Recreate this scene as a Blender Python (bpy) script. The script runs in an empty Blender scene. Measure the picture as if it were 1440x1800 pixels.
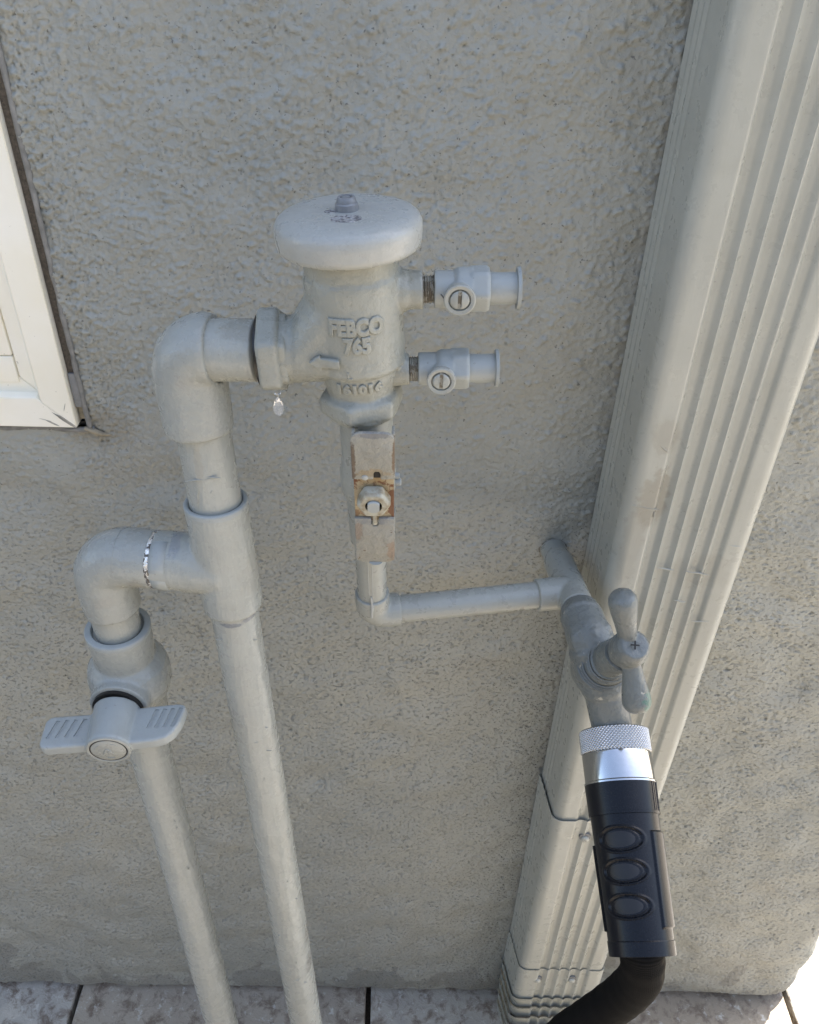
import bpy, bmesh, math, random
import numpy as np
from mathutils import Vector, Matrix, noise
from mathutils.bvhtree import BVHTree

random.seed(7)
rng = np.random.default_rng(11)
SC = bpy.context.scene
COL = SC.collection
V = Vector
PI = math.pi

# ------------------------------------------------------------------ camera
F, CX, CY = 1442.0, 720.0, 900.0          # focal length in pixels of the 1440 x 1800 photograph
_p, _y, _r = (math.radians(a) for a in (36.5, 0.8, 1.7))
CF = V((math.sin(_y) * math.cos(_p), math.cos(_y) * math.cos(_p), -math.sin(_p)))
_r0 = V((math.cos(_y), -math.sin(_y), 0))
_u0 = _r0.cross(CF)
CR = _r0 * math.cos(_r) + _u0 * math.sin(_r)
CU = CR.cross(CF)
CAM = V((0, -0.58, 1.36))
cd = bpy.data.cameras.new('camera')
cam = bpy.data.objects.new('camera', cd)
COL.objects.link(cam)
cam.matrix_world = Matrix(((CR.x, CU.x, -CF.x, CAM.x), (CR.y, CU.y, -CF.y, CAM.y), (CR.z, CU.z, -CF.z, CAM.z), (0, 0, 0, 1)))
cd.sensor_fit = 'VERTICAL'
cd.sensor_height = 24
cd.lens = 24 * F / 1800
cd.clip_start = 0.01
cd.clip_end = 500
SC.camera = cam


def at(px, py, y):
    """world point at depth Y = y that the survey of the photograph gives for a pixel"""
    d = CF + CR * ((px - CX) / F) - CU * ((py - CY) / F)
    return CAM + d * ((y - CAM.y) / d.y)


# ------------------------------------------------------------------ light
SUN_AZ = math.radians(42)      # towards the sun, from +X turning to +Y (behind the wall, from the right)
SUN_EL = math.radians(54)
w = bpy.data.worlds.new('World')
SC.world = w
w.use_nodes = True
nt = w.node_tree
nt.nodes.clear()
sky = nt.nodes.new('ShaderNodeTexSky')
sky.sky_type = 'NISHITA'
sky.sun_disc = False
sky.sun_elevation = SUN_EL
sky.sun_rotation = PI / 2 - SUN_AZ
sky.air_density = 1.0
sky.dust_density = 2.2
bg = nt.nodes.new('ShaderNodeBackground')
bg.inputs['Strength'].default_value = 0.145
wo = nt.nodes.new('ShaderNodeOutputWorld')
hs_ = nt.nodes.new('ShaderNodeHueSaturation')
hs_.inputs['Saturation'].default_value = 0.84
nt.links.new(sky.outputs[0], hs_.inputs['Color'])
nt.links.new(hs_.outputs[0], bg.inputs[0])
nt.links.new(bg.outputs[0], wo.inputs[0])
sl = bpy.data.lights.new('sun', 'SUN')
sl.energy = 4.9
sl.angle = math.radians(0.5)
sl.color = (1.0, 0.94, 0.86)
sun = bpy.data.objects.new('sun', sl)
COL.objects.link(sun)
to_sun = V((math.cos(SUN_AZ) * math.cos(SUN_EL), math.sin(SUN_AZ) * math.cos(SUN_EL), math.sin(SUN_EL)))
sun.rotation_euler = to_sun.to_track_quat('Z', 'Y').to_euler()
sun.location = (3, 2, 4)
SC.view_settings.view_transform = 'Standard'
SC.view_settings.look = 'None'
SC.view_settings.gamma = 1
SC.view_settings.exposure = 2.0
SC.render.engine = 'CYCLES'
SC.cycles.use_denoising = True
SC.cycles.max_bounces = 10
SC.cycles.diffuse_bounces = 5


# ------------------------------------------------------------------ materials
def new_mat(name):
    m = bpy.data.materials.new(name)
    m.use_nodes = True
    n = m.node_tree
    return m, n, n.nodes['Principled BSDF']


def coords(n, scale=1.0, sx=1, sy=1, sz=1, uv=False):
    tc = n.nodes.new('ShaderNodeTexCoord')
    mp = n.nodes.new('ShaderNodeMapping')
    mp.inputs['Scale'].default_value = (scale * sx, scale * sy, scale * sz)
    n.links.new(tc.outputs['UV' if uv else 'Object'], mp.inputs[0])
    return mp.outputs[0]


def nz(n, vec, scale, detail=4, rough=0.55, dist=0.0):
    t = n.nodes.new('ShaderNodeTexNoise')
    t.inputs['Scale'].default_value = scale
    t.inputs['Detail'].default_value = detail
    t.inputs['Roughness'].default_value = rough
    t.inputs['Distortion'].default_value = dist
    n.links.new(vec, t.inputs['Vector'])
    return t.outputs['Fac']


def ramp(n, fac, stops):
    r = n.nodes.new('ShaderNodeValToRGB')
    e = r.color_ramp.elements
    while len(e) < len(stops):
        e.new(0.5)
    for i, (p, c) in enumerate(stops):
        e[i].position = p
        e[i].color = (c, c, c, 1) if isinstance(c, (int, float)) else (*c, 1)
    n.links.new(fac, r.inputs[0])
    return r.outputs[0]


def mix(n, fac, a, b, mode='MIX'):
    m = n.nodes.new('ShaderNodeMix')
    m.data_type = 'RGBA'
    m.blend_type = mode
    for sock, v in ((m.inputs[0], fac), (m.inputs[6], a), (m.inputs[7], b)):
        if hasattr(v, 'default_value') or hasattr(v, 'is_linked'):
            n.links.new(v, sock)
        elif sock is m.inputs[0]:
            sock.default_value = v
        else:
            sock.default_value = (*v, 1) if len(v) == 3 else v
    return m.outputs[2]


def bump(n, bsdf, height, strength=0.3, dist=0.001, prev=None):
    b = n.nodes.new('ShaderNodeBump')
    b.inputs['Strength'].default_value = strength
    b.inputs['Distance'].default_value = dist
    n.links.new(height, b.inputs['Height'])
    if prev is not None:
        n.links.new(prev, b.inputs['Normal'])
    n.links.new(b.outputs[0], bsdf.inputs['Normal'])
    return b.outputs[0]


def paint(name, col, rough=0.42, var=0.07, brush=0.25, chips=None, stretch=(1, 1, 1), dirt=0.35):
    m, n, b = new_mat(name)
    vec = coords(n, 1.0)
    big = nz(n, vec, 22, 5)
    c = mix(n, ramp(n, big, [(0.3, 0), (0.7, 1)]), tuple(x * (1 - var) for x in col), tuple(min(1, x * (1 + var)) for x in col))
    if dirt:
        d = nz(n, vec, 38, 9, 0.72, 0.2)
        c = mix(n, ramp(n, d, [(0.50, 0), (0.78, dirt * .9)]), c, (col[0] * .66, col[1] * .60, col[2] * .48))
        s = nz(n, vec, 420, 2, 0.5)
        c = mix(n, ramp(n, s, [(0.70, 0), (0.76, 0.5)]), c, (0.20, 0.19, 0.17))
    if chips:
        k = nz(n, vec, chips[1], 6, 0.6, 0.4)
        c = mix(n, ramp(n, k, [(chips[2], 0), (chips[2] + 0.015, 1)]), c, chips[0])
    n.links.new(c, b.inputs['Base Color'])
    r = nz(n, vec, 90, 4)
    n.links.new(ramp(n, r, [(0.3, rough - 0.1), (0.7, rough + 0.12)]), b.inputs['Roughness'])
    b.inputs['Specular IOR Level'].default_value = 0.45
    f = nz(n, coords(n, 1.0, *stretch), 170, 4, 0.6)
    p = bump(n, b, f, brush, 0.0012)
    g = nz(n, vec, 900, 2)
    bump(n, b, g, 0.12, 0.0004, p)
    return m


def stain(m, centre, size, col, amount=0.8, ns=60, edge=0.06, origin=(0, 0, 0), seed=0.0):
    """a patch of dirt with a ragged edge, fixed on the object (centre in world coordinates)"""
    n = m.node_tree
    b = n.nodes['Principled BSDF']
    tc = n.nodes.new('ShaderNodeTexCoord')
    mp = n.nodes.new('ShaderNodeMapping')
    mp.vector_type = 'POINT'
    c_ = V(centre) - V(origin)
    mp.inputs['Location'].default_value = [-c_[i] / size[i] for i in range(3)]
    mp.inputs['Scale'].default_value = [1 / k for k in size]
    n.links.new(tc.outputs['Object'], mp.inputs[0])
    ln = n.nodes.new('ShaderNodeVectorMath')
    ln.operation = 'LENGTH'
    n.links.new(mp.outputs[0], ln.inputs[0])
    g = nz(n, tc.outputs['Object'], ns, 6, 0.65, 0.4 + seed)
    ma = n.nodes.new('ShaderNodeMath')
    ma.operation = 'MULTIPLY_ADD'
    n.links.new(g, ma.inputs[0])
    ma.inputs[1].default_value = 1.6
    n.links.new(ln.outputs['Value'], ma.inputs[2])
    old = b.inputs['Base Color'].links[0].from_socket
    r_ = n.nodes.new('ShaderNodeMapRange')
    r_.interpolation_type = 'SMOOTHSTEP'
    r_.inputs['From Min'].default_value = 1.45
    r_.inputs['From Max'].default_value = 1.45 + edge * 4
    r_.inputs['To Min'].default_value = amount
    r_.inputs['To Max'].default_value = 0
    n.links.new(ma.outputs[0], r_.inputs['Value'])
    n.links.new(mix(n, r_.outputs[0], old, col), b.inputs['Base Color'])


PAINT = (0.46, 0.445, 0.40)
M_pipe = paint('painted_pvc', (0.325, 0.332, 0.300), 0.27, 0.05, 0.7, stretch=(1, 1, .22), dirt=0.2)
M_fit = paint('painted_fitting', (0.305, 0.313, 0.286), 0.27, 0.05, 0.6, dirt=0.2)
M_cast = paint('painted_casting', (0.285, 0.290, 0.255), 0.31, 0.07, 1.0)
M_cap = paint('painted_canopy', (0.345, 0.352, 0.330), 0.30, 0.04, 0.35)
M_cool = paint('painted_plastic_valve', (0.305, 0.325, 0.315), 0.38, 0.07, 0.35, dirt=0.3)
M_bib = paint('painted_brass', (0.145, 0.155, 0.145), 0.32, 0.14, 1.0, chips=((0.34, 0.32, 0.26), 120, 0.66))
M_spout = paint('painted_downspout', (0.385, 0.382, 0.33), 0.32, 0.04, 0.15, stretch=(1, 1, .15), dirt=0.25)
M_small = paint('painted_small_pipe', (0.305, 0.312, 0.28), 0.30, 0.07, 0.4)
M_thread = paint('bare_thread', (0.15, 0.13, 0.10), 0.4, 0.3, 0.9, chips=((0.30, 0.29, 0.25), 260, 0.50))
M_steel = paint('weathered_handle_paint', (0.285, 0.278, 0.24), 0.48, 0.16, 1.6, chips=((0.12, 0.075, 0.045), 190, 0.66))

m, n, b = new_mat('rusty_plate')
vec = coords(n)
a_ = nz(n, vec, 70, 6, 0.6, 0.5)
c = mix(n, ramp(n, a_, [(0.35, 0), (0.62, 1)]), (0.38, 0.33, 0.22), (0.30, 0.20, 0.09))
r_ = nz(n, vec, 210, 6, 0.65, 0.3)
c = mix(n, ramp(n, r_, [(0.50, 0), (0.60, 1)]), c, (0.13, 0.045, 0.014))
n.links.new(c, b.inputs['Base Color'])
b.inputs['Roughness'].default_value = 0.6
bump(n, b, r_, 0.6, 0.001)
M_rust = m

m, n, b = new_mat('nut_pale_corrosion')
vec = coords(n)
a_ = nz(n, vec, 160, 5)
c = mix(n, ramp(n, a_, [(0.4, 0), (0.65, 1)]), (0.38, 0.37, 0.30), (0.20, 0.15, 0.08))
n.links.new(c, b.inputs['Base Color'])
b.inputs['Roughness'].default_value = 0.45
bump(n, b, a_, 0.5, 0.001)
M_nut = m


def plain(name, col, rough=0.5, metal=0.0, ns=200, bs=0.15, var=0.1):
    m, n, b = new_mat(name)
    vec = coords(n)
    f = nz(n, vec, ns, 4)
    c = mix(n, ramp(n, f, [(0.3, 0), (0.7, 1)]), tuple(x * (1 - var) for x in col), tuple(min(1, x * (1 + var)) for x in col))
    n.links.new(c, b.inputs['Base Color'])
    b.inputs['Roughness'].default_value = rough
    b.inputs['Metallic'].default_value = metal
    bump(n, b, f, bs, 0.0006)
    return m


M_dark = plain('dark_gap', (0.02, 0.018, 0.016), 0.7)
M_rubber = plain('black_washer', (0.012, 0.011, 0.010), 0.35)
M_chrome = plain('polished_aluminium', (0.46, 0.47, 0.48), 0.13, 1.0, 300, 0.04, 0.03)
M_knurl = plain('knurled_aluminium', (0.50, 0.51, 0.52), 0.26, 1.0, 300, 0.04, 0.03)
M_black = plain('black_moulded_plastic', (0.005, 0.006, 0.009), 0.27, 0.0, 500, 0.05, 0.15)
M_blackm = plain('black_rubber_pad', (0.005, 0.005, 0.006), 0.45, 0.0, 500, 0.10, 0.15)
M_black.node_tree.nodes['Principled BSDF'].inputs['Specular IOR Level'].default_value = 0.24
M_sealant = plain('grey_sealant', (0.20, 0.195, 0.18), 0.6, 0.0, 150, 0.8, 0.25)
M_brownseal = plain('brown_weatherstrip', (0.085, 0.072, 0.058), 0.75, 0.0, 600, 0.9, 0.45)
M_putty = plain('tan_putty', (0.26, 0.22, 0.15), 0.7, 0.0, 180, 0.8, 0.3)
M_plasticgrey = plain('grey_cap_plastic', (0.20, 0.205, 0.21), 0.4, 0.0, 300, 0.15, 0.1)

m, n, b = new_mat('cream_vinyl')
vec = coords(n)
a_ = nz(n, vec, 14, 4)
c = mix(n, ramp(n, a_, [(0.35, 0), (0.7, 1)]), (0.90, 0.86, 0.75), (0.86, 0.80, 0.64))
s_ = nz(n, vec, 300, 4, 0.6)
c = mix(n, ramp(n, s_, [(0.69, 0), (0.73, 0.8)]), c, (0.25, 0.22, 0.16))
n.links.new(c, b.inputs['Base Color'])
b.inputs['Roughness'].default_value = 0.38
bump(n, b, a_, 0.1, 0.001)
M_vinyl = m

m, n, b = new_mat('water')
b.inputs['Base Color'].default_value = (1, 1, 1, 1)
b.inputs['Roughness'].default_value = 0.0
b.inputs['Transmission Weight'].default_value = 0.88
b.inputs['IOR'].default_value = 1.33
M_water = m

m, n, b = new_mat('window_glass')
b.inputs['Base Color'].default_value = (0.9, 0.95, 0.95, 1)
b.inputs['Roughness'].default_value = 0.02
b.inputs['Transmission Weight'].default_value = 1.0
b.inputs['IOR'].default_value = 1.45
M_glass = m

# peeled wet glue ring: bare bright bits between dark ones
m, n, b = new_mat('peeled_silver_tape')
vec = coords(n)
a_ = nz(n, vec, 260, 5, 0.6, 0.4)
f = ramp(n, a_, [(0.47, 0), (0.53, 1)])
c = mix(n, f, (0.10, 0.09, 0.08), (0.85, 0.84, 0.80))
n.links.new(c, b.inputs['Base Color'])
n.links.new(ramp(n, a_, [(0.45, 0.2), (0.6, 0.9)]), b.inputs['Metallic'])
b.inputs['Roughness'].default_value = 0.18
bump(n, b, a_, 0.8, 0.002)
M_tape = m


def hose_mat(name, ca, cb, sheen=0.3):
    m, n, b = new_mat(name)
    tc = n.nodes.new('ShaderNodeTexCoord')
    mp = n.nodes.new('ShaderNodeMapping')
    n.links.new(tc.outputs['UV'], mp.inputs[0])
    wv = n.nodes.new('ShaderNodeTexWave')
    wv.bands_direction = 'Y'
    wv.inputs['Scale'].default_value = 320
    wv.inputs['Distortion'].default_value = 1.2
    wv.inputs['Detail'].default_value = 1
    wv.inputs['Detail Scale'].default_value = 6
    n.links.new(mp.outputs[0], wv.inputs[0])
    w2 = n.nodes.new('ShaderNodeTexWave')
    w2.bands_direction = 'X'
    w2.inputs['Scale'].default_value = 22
    w2.inputs['Distortion'].default_value = 0.6
    n.links.new(mp.outputs[0], w2.inputs[0])
    mm = n.nodes.new('ShaderNodeMath')
    mm.operation = 'MULTIPLY'
    n.links.new(wv.outputs['Fac'], mm.inputs[0])
    n.links.new(ramp(n, w2.outputs['Fac'], [(0.0, 0.45), (0.4, 1)]), mm.inputs[1])
    fac = mm.outputs[0]
    c = mix(n, fac, ca, cb)
    n.links.new(c, b.inputs['Base Color'])
    b.inputs['Roughness'].default_value = 0.8
    b.inputs['Specular IOR Level'].default_value = 0.08
    bump(n, b, fac, 0.35, 0.0008)
    return m


M_hose = hose_mat('black_woven_sleeve', (0.002, 0.002, 0.002), (0.013, 0.012, 0.011))
M_hose2 = hose_mat('olive_woven_stripe', (0.006, 0.005, 0.0035), (0.042, 0.036, 0.026))

# stucco
m, n, b = new_mat('stucco_paint')
vec = coords(n)
lo = nz(n, vec, 3.2, 5, 0.6, 0.3)
c = mix(n, ramp(n, lo, [(0.35, 0), (0.68, 1)]), (0.298, 0.303, 0.272), (0.355, 0.352, 0.308))
l2 = nz(n, vec, 17, 6, 0.65, 0.5)
c = mix(n, ramp(n, l2, [(0.55, 0), (0.75, 0.45)]), c, (0.26, 0.245, 0.20))
# damp / flaking band close to the ground
sep = n.nodes.new('ShaderNodeSeparateXYZ')
n.links.new(vec, sep.inputs[0])
st = nz(n, coords(n, 1.0, 1, 1, .8), 13, 5, 0.55, 0.8)
ad = n.nodes.new('ShaderNodeMath')
ad.operation = 'MULTIPLY_ADD'
n.links.new(sep.outputs['Z'], ad.inputs[0])
ad.inputs[1].default_value = -1.6
n.links.new(st, ad.inputs[2])
c = mix(n, ramp(n, ad.outputs[0], [(0.42, 0), (0.44, 0.55)]), c, (0.20, 0.195, 0.175))
sp = nz(n, vec, 330, 3, 0.5)
c = mix(n, ramp(n, sp, [(0.67, 0), (0.72, 0.75)]), c, (0.10, 0.095, 0.085))
n.links.new(c, b.inputs['Base Color'])
stain(m, (-.028, 0, .045), (.062, .1, .050), (0.20, 0.20, 0.18), 0.7, 45, .01)
stain(m, (.055, 0, .035), (.050, .1, .022), (0.22, 0.215, 0.185), 0.6, 60, .01)
stain(m, (-.225, 0, .985), (.045, .1, .030), (0.28, 0.26, 0.21), 0.2, 90, .2)
stain(m, (-.245, 0, 1.01), (.03, .1, .02), (0.25, 0.215, 0.15), 0.4, 120, .12)
b.inputs['Roughness'].default_value = 0.62
b.inputs['Specular IOR Level'].default_value = 0.35
f1 = nz(n, vec, 520, 4, 0.6)
p_ = bump(n, b, f1, 0.45, 0.0014)
pt = nz(n, coords(n, 1.0, 1, 1, 1.5), 300, 2, 0.5, 0.3)
pr = ramp(n, pt, [(0.30, 0), (0.40, 1)])
hi = ramp(n, sep.outputs['Z'], [(0.75, 1), (1.0, 0.15)])
pm = mix(n, hi, (1, 1, 1), pr)
bump(n, b, pm, 0.85, 0.0028, p_)
M_stucco = m

m, n, b = new_mat('travertine')
vec = coords(n)
oi = n.nodes.new('ShaderNodeObjectInfo')
a_ = nz(n, vec, 9, 8, 0.65, 0.8)
c = mix(n, ramp(n, a_, [(0.35, 0), (0.65, 1)]), (0.34, 0.33, 0.30), (0.50, 0.475, 0.41))
c = mix(n, ramp(n, oi.outputs['Random'], [(0.25, 0.1), (0.7, 0.9)]), c, (0.285, 0.235, 0.17))
s_ = nz(n, vec, 45, 6, 0.7, 0.4)
c = mix(n, ramp(n, s_, [(0.48, 0), (0.62, 0.9)]), c, (0.15, 0.115, 0.085))
s2 = nz(n, vec, 70, 5, 0.7, 0.2)
c = mix(n, ramp(n, s2, [(0.57, 0), (0.68, 0.7)]), c, (0.55, 0.54, 0.49))
n.links.new(c, b.inputs['Base Color'])
b.inputs['Roughness'].default_value = 0.6
bump(n, b, s_, 0.8, 0.004)
M_paver = m

m, n, b = new_mat('patio_pavers_far')
vec = coords(n)
br = n.nodes.new('ShaderNodeTexBrick')
br.inputs['Scale'].default_value = 1.0
br.inputs['Brick Width'].default_value = 0.46
br.inputs['Row Height'].default_value = 0.305
br.inputs['Mortar Size'].default_value = 0.006
br.inputs['Color1'].default_value = (0.46, 0.41, 0.33, 1)
br.inputs['Color2'].default_value = (0.41, 0.365, 0.295, 1)
br.inputs['Mortar'].default_value = (0.15, 0.12, 0.09, 1)
n.links.new(vec, br.inputs[0])
n.links.new(br.outputs['Color'], b.inputs['Base Color'])
b.inputs['Roughness'].default_value = 0.8
M_far = m
M_blockwall = plain('sky_block_wall_finish', (0.11, 0.105, 0.09), 0.8)  # finish of the unseen wall added behind the camera
M_sand = plain('joint_sand', (0.10, 0.075, 0.05), 0.95, 0, 300, 0.8, 0.4)


# ------------------------------------------------------------------ mesh helpers
def thing(name, label, cat, loc, group=None):
    o = bpy.data.objects.new(name, None)
    o.empty_display_size = 0.02
    COL.objects.link(o)
    o.location = loc
    o['label'] = label
    o['category'] = cat
    if group:
        o['group'] = group
    return o


def wloc(o):
    p = V((0, 0, 0))
    while o is not None:
        p = p + o.location
        o = o.parent
    return p


def link(name, me, mat, parent=None, label=None, sharp=40, smooth=True, loc=None):
    """mesh is given in world coordinates; stored relative to its parent (or loc)"""
    if me.name != name:
        me.name = name
    base = wloc(parent) if parent is not None else V(loc or (0, 0, 0))
    if base.length > 0:
        me.transform(Matrix.Translation(-base))
    o = bpy.data.objects.new(name, me)
    COL.objects.link(o)
    if parent is not None:
        o.parent = parent
    elif loc is not None:
        o.location = loc
    for k in (mat if isinstance(mat, (list, tuple)) else [mat]):
        me.materials.append(k)
    if smooth:
        me.polygons.foreach_set('use_smooth', [True] * len(me.polygons))
        if sharp:
            me.set_sharp_from_angle(angle=math.radians(sharp))
    if label:
        o['label'] = label
    me.update()
    return o


def basis(axis, ref=None):
    a = V(axis).normalized()
    r = V(ref) if ref is not None else (V((0, -1, 0)) if abs(a.y) < 0.9 else V((0, 0, 1)))
    x = (r - a * r.dot(a)).normalized()
    return x, a.cross(x), a


def grid_mesh(rows, closed=True, cap0=True, cap1=True, uv=None):
    """rows: list of rings (lists of Vectors, all the same length)"""
    n_ = len(rows[0])
    vs = [tuple(p) for r in rows for p in r]
    fs = []
    for i in range(len(rows) - 1):
        for j in range(n_ if closed else n_ - 1):
            k = (j + 1) % n_
            fs.append((i * n_ + j, i * n_ + k, (i + 1) * n_ + k, (i + 1) * n_ + j))
    if cap0:
        fs.append(tuple(reversed(range(n_))))
    if cap1:
        fs.append(tuple((len(rows) - 1) * n_ + j for j in range(n_)))
    me = bpy.data.meshes.new('m')
    me.from_pydata(vs, [], fs)
    return me


def lathe(p0, axis, prof, seg=48, fn=None, ref=None, cap=True, wob=0.0):
    """prof: [(t, r)] along the axis from p0; fn(t, theta, r) -> r"""
    x, y, a = basis(axis, ref)
    p0 = V(p0)
    rows = []
    for t, r in prof:
        ring = []
        for j in range(seg):
            th = 2 * PI * j / seg
            rr = fn(t, th, r) if fn else r
            q = p0 + a * t + (x * math.cos(th) + y * math.sin(th)) * rr
            if wob:
                q = q + (x * math.cos(th) + y * math.sin(th)) * (noise.noise(q * 55) * wob + noise.noise(q * 160) * wob * .4)
            ring.append(q)
        rows.append(ring)
    return grid_mesh(rows, True, cap, cap)


def densify(prof, step):
    out = [prof[0]]
    for (t0, r0), (t1, r1) in zip(prof, prof[1:]):
        k = max(1, int(abs(t1 - t0) / step))
        for i in range(1, k + 1):
            out.append((t0 + (t1 - t0) * i / k, r0 + (r1 - r0) * i / k))
    return out


def rod(p0, p1, r, seg=40, step=0.01, wob=0.0, r1=None):
    p0, p1 = V(p0), V(p1)
    L = (p1 - p0).length
    r1 = r if r1 is None else r1
    return lathe(p0, p1 - p0, densify([(0, r), (L, r1)], step), seg, wob=wob)


def hexfn(across, round_=0.06):
    """radius of a hexagon whose flats are `across` apart, softened corners"""
    def f(t, th, r):
        k = (th % (PI / 3)) - PI / 6
        hexr = (across / 2) / math.cos(k)
        return min(hexr, across / 2 * (1.155 - round_)) * r
    return f


def sweep(pts, radii, seg=40, cap=True, ref=(0, -1, 0), uv=False, split=None, sq=None):
    pts = [V(p) for p in pts]
    if not isinstance(radii, (list, tuple)):
        radii = [radii] * len(pts)
    rows = []
    x = None
    L = 0
    lens = []
    for i, p in enumerate(pts):
        if i:
            L += (p - pts[i - 1]).length
        lens.append(L)
        t = (pts[min(i + 1, len(pts) - 1)] - pts[max(i - 1, 0)]).normalized()
        if x is None:
            x = V(ref) - t * V(ref).dot(t)
        else:
            x = x - t * x.dot(t)
        x.normalize()
        y = t.cross(x)
        rows.append([p + (x * math.cos(2 * PI * j / seg) + y * math.sin(2 * PI * j / seg) * (sq or 1)) * radii[i] for j in range(seg)])
    me = grid_mesh(rows, True, cap, cap)
    if uv or split:
        l = me.uv_layers.new(name='UVMap')
        data = []
        idx = []
        for f in me.polygons:
            js = [v % seg for v in f.vertices]
            wrap = max(js) - min(js) > seg / 2
            for v in f.vertices:
                j = v % seg
                u = (j + seg if (wrap and j < seg / 2) else j) / seg
                data += [u, lens[v // seg]]
            mid = (min(js) + 0.5) if not wrap else seg - 0.5
            idx.append(1 if split and split(mid / seg) else 0)
        l.data.foreach_set('uv', data)
        if split:
            me['_idx'] = 1
            return me, idx
    return me


def arc(c, p, q, n_=12):
    """quarter-like arc from p to q with the corner at c (quadratic)"""
    c, p, q = V(c), V(p), V(q)
    out = []
    for i in range(n_ + 1):
        t = i / n_
        # circular-ish corner
        k = 0.5523
        a1 = p + (c - p) * k
        a2 = q + (c - q) * k
        out.append(p * (1 - t) ** 3 + a1 * 3 * t * (1 - t) ** 2 + a2 * 3 * t * t * (1 - t) + q * t ** 3)
    return out


def spline(pts, n_=10):
    pts = [V(p) for p in pts]
    P = [pts[0] * 2 - pts[1]] + pts + [pts[-1] * 2 - pts[-2]]
    out = []
    for i in range(1, len(P) - 2):
        for k in range(n_):
            t = k / n_
            a, b_, c_, d = P[i - 1], P[i], P[i + 1], P[i + 2]
            out.append(0.5 * ((2 * b_) + (c_ - a) * t + (2 * a - 5 * b_ + 4 * c_ - d) * t * t + (3 * b_ - a - 3 * c_ + d) * t ** 3))
    out.append(pts[-1])
    return out


def box(c, s, rot=None, bev=0.0, seg=2):
    bm = bmesh.new()
    bmesh.ops.create_cube(bm, size=1)
    bmesh.ops.scale(bm, vec=s, verts=bm.verts)
    if bev:
        bmesh.ops.bevel(bm, geom=bm.edges[:], offset=bev, segments=seg, affect='EDGES', profile=0.6)
    if rot is not None:
        bmesh.ops.transform(bm, matrix=rot.to_4x4(), verts=bm.verts)
    bmesh.ops.translate(bm, vec=V(c), verts=bm.verts)
    me = bpy.data.meshes.new('m')
    bm.to_mesh(me)
    bm.free()
    return me


def prism(outline, origin, ex, ey, ez, depth, bev=0.0, seg=2):
    """outline [(a, b)] in the plane ex, ey at origin, extruded by depth along ez"""
    bm = bmesh.new()
    o, ex, ey, ez = V(origin), V(ex), V(ey), V(ez)
    vs = [bm.verts.new(o + ex * a + ey * b_) for a, b_ in outline]
    f = bm.faces.new(vs)
    r = bmesh.ops.extrude_face_region(bm, geom=[f])
    bmesh.ops.translate(bm, vec=ez * depth, verts=[e for e in r['geom'] if isinstance(e, bmesh.types.BMVert)])
    bmesh.ops.recalc_face_normals(bm, faces=bm.faces)
    if bev:
        bmesh.ops.bevel(bm, geom=bm.edges[:], offset=bev, segments=seg, affect='EDGES', profile=0.5)
    me = bpy.data.meshes.new('m')
    bm.to_mesh(me)
    bm.free()
    return me


def rrect(x0, x1, y0, y1, r, n_=6):
    out = []
    for cx, cy, a0 in ((x1 - r, y1 - r, 0), (x0 + r, y1 - r, 90), (x0 + r, y0 + r, 180), (x1 - r, y0 + r, 270)):
        for i in range(n_ + 1):
            a = math.radians(a0 + 90 * i / n_)
            out.append((cx + r * math.cos(a), cy + r * math.sin(a)))
    return out


def join(meshes):
    bm = bmesh.new()
    for me in meshes:
        bm.from_mesh(me)
        bpy.data.meshes.remove(me)
    me = bpy.data.meshes.new('m')
    bm.to_mesh(me)
    bm.free()
    return me


def evaluated(me, setup):
    """run modifiers on a mesh and return the resulting mesh"""
    o = bpy.data.objects.new('work', me)
    COL.objects.link(o)
    setup(o)
    bpy.context.view_layer.update()
    dg = bpy.context.evaluated_depsgraph_get()
    out = bpy.data.meshes.new_from_object(o.evaluated_get(dg), depsgraph=dg)
    bpy.data.objects.remove(o)
    bpy.data.meshes.remove(me)
    return out


def fuse(meshes, voxel=0.0011, smooth=4, fac=0.5):
    me = join(meshes)

    def s(o):
        r = o.modifiers.new('r', 'REMESH')
        r.mode = 'VOXEL'
        r.voxel_size = voxel
        r.use_smooth_shade = True
        if smooth:
            k = o.modifiers.new('s', 'SMOOTH')
            k.factor = fac
            k.iterations = smooth
    return evaluated(me, s)


def cut(me, cutters):
    cm = join(cutters)
    co = bpy.data.objects.new('cutter', cm)
    COL.objects.link(co)

    def s(o):
        r = o.modifiers.new('b', 'BOOLEAN')
        r.operation = 'DIFFERENCE'
        r.object = co
        r.solver = 'EXACT'
    out = evaluated(me, s)
    bpy.data.objects.remove(co)
    bpy.data.meshes.remove(cm)
    return out


def text_mesh(body, size, extrude, bevel, spacing=1.0, offset=0.0):
    cu = bpy.data.curves.new('t', 'FONT')
    cu.body = body
    cu.size = size
    cu.extrude = extrude
    cu.bevel_depth = bevel
    cu.bevel_resolution = 2
    cu.offset = offset
    cu.space_character = spacing
    cu.align_x = 'CENTER'
    cu.align_y = 'CENTER'
    cu.resolution_u = 4
    o = bpy.data.objects.new('t', cu)
    COL.objects.link(o)
    bpy.context.view_layer.update()
    dg = bpy.context.evaluated_depsgraph_get()
    me = bpy.data.meshes.new_from_object(o.evaluated_get(dg), depsgraph=dg)
    bpy.data.objects.remove(o)
    bpy.data.curves.remove(cu)
    bm = bmesh.new()
    bm.from_mesh(me)
    bmesh.ops.triangulate(bm, faces=bm.faces)
    bmesh.ops.subdivide_edges(bm, edges=[e for e in bm.edges if e.calc_length() > size * 0.25], cuts=1)
    bm.to_mesh(me)
    bm.free()
    return me


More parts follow.
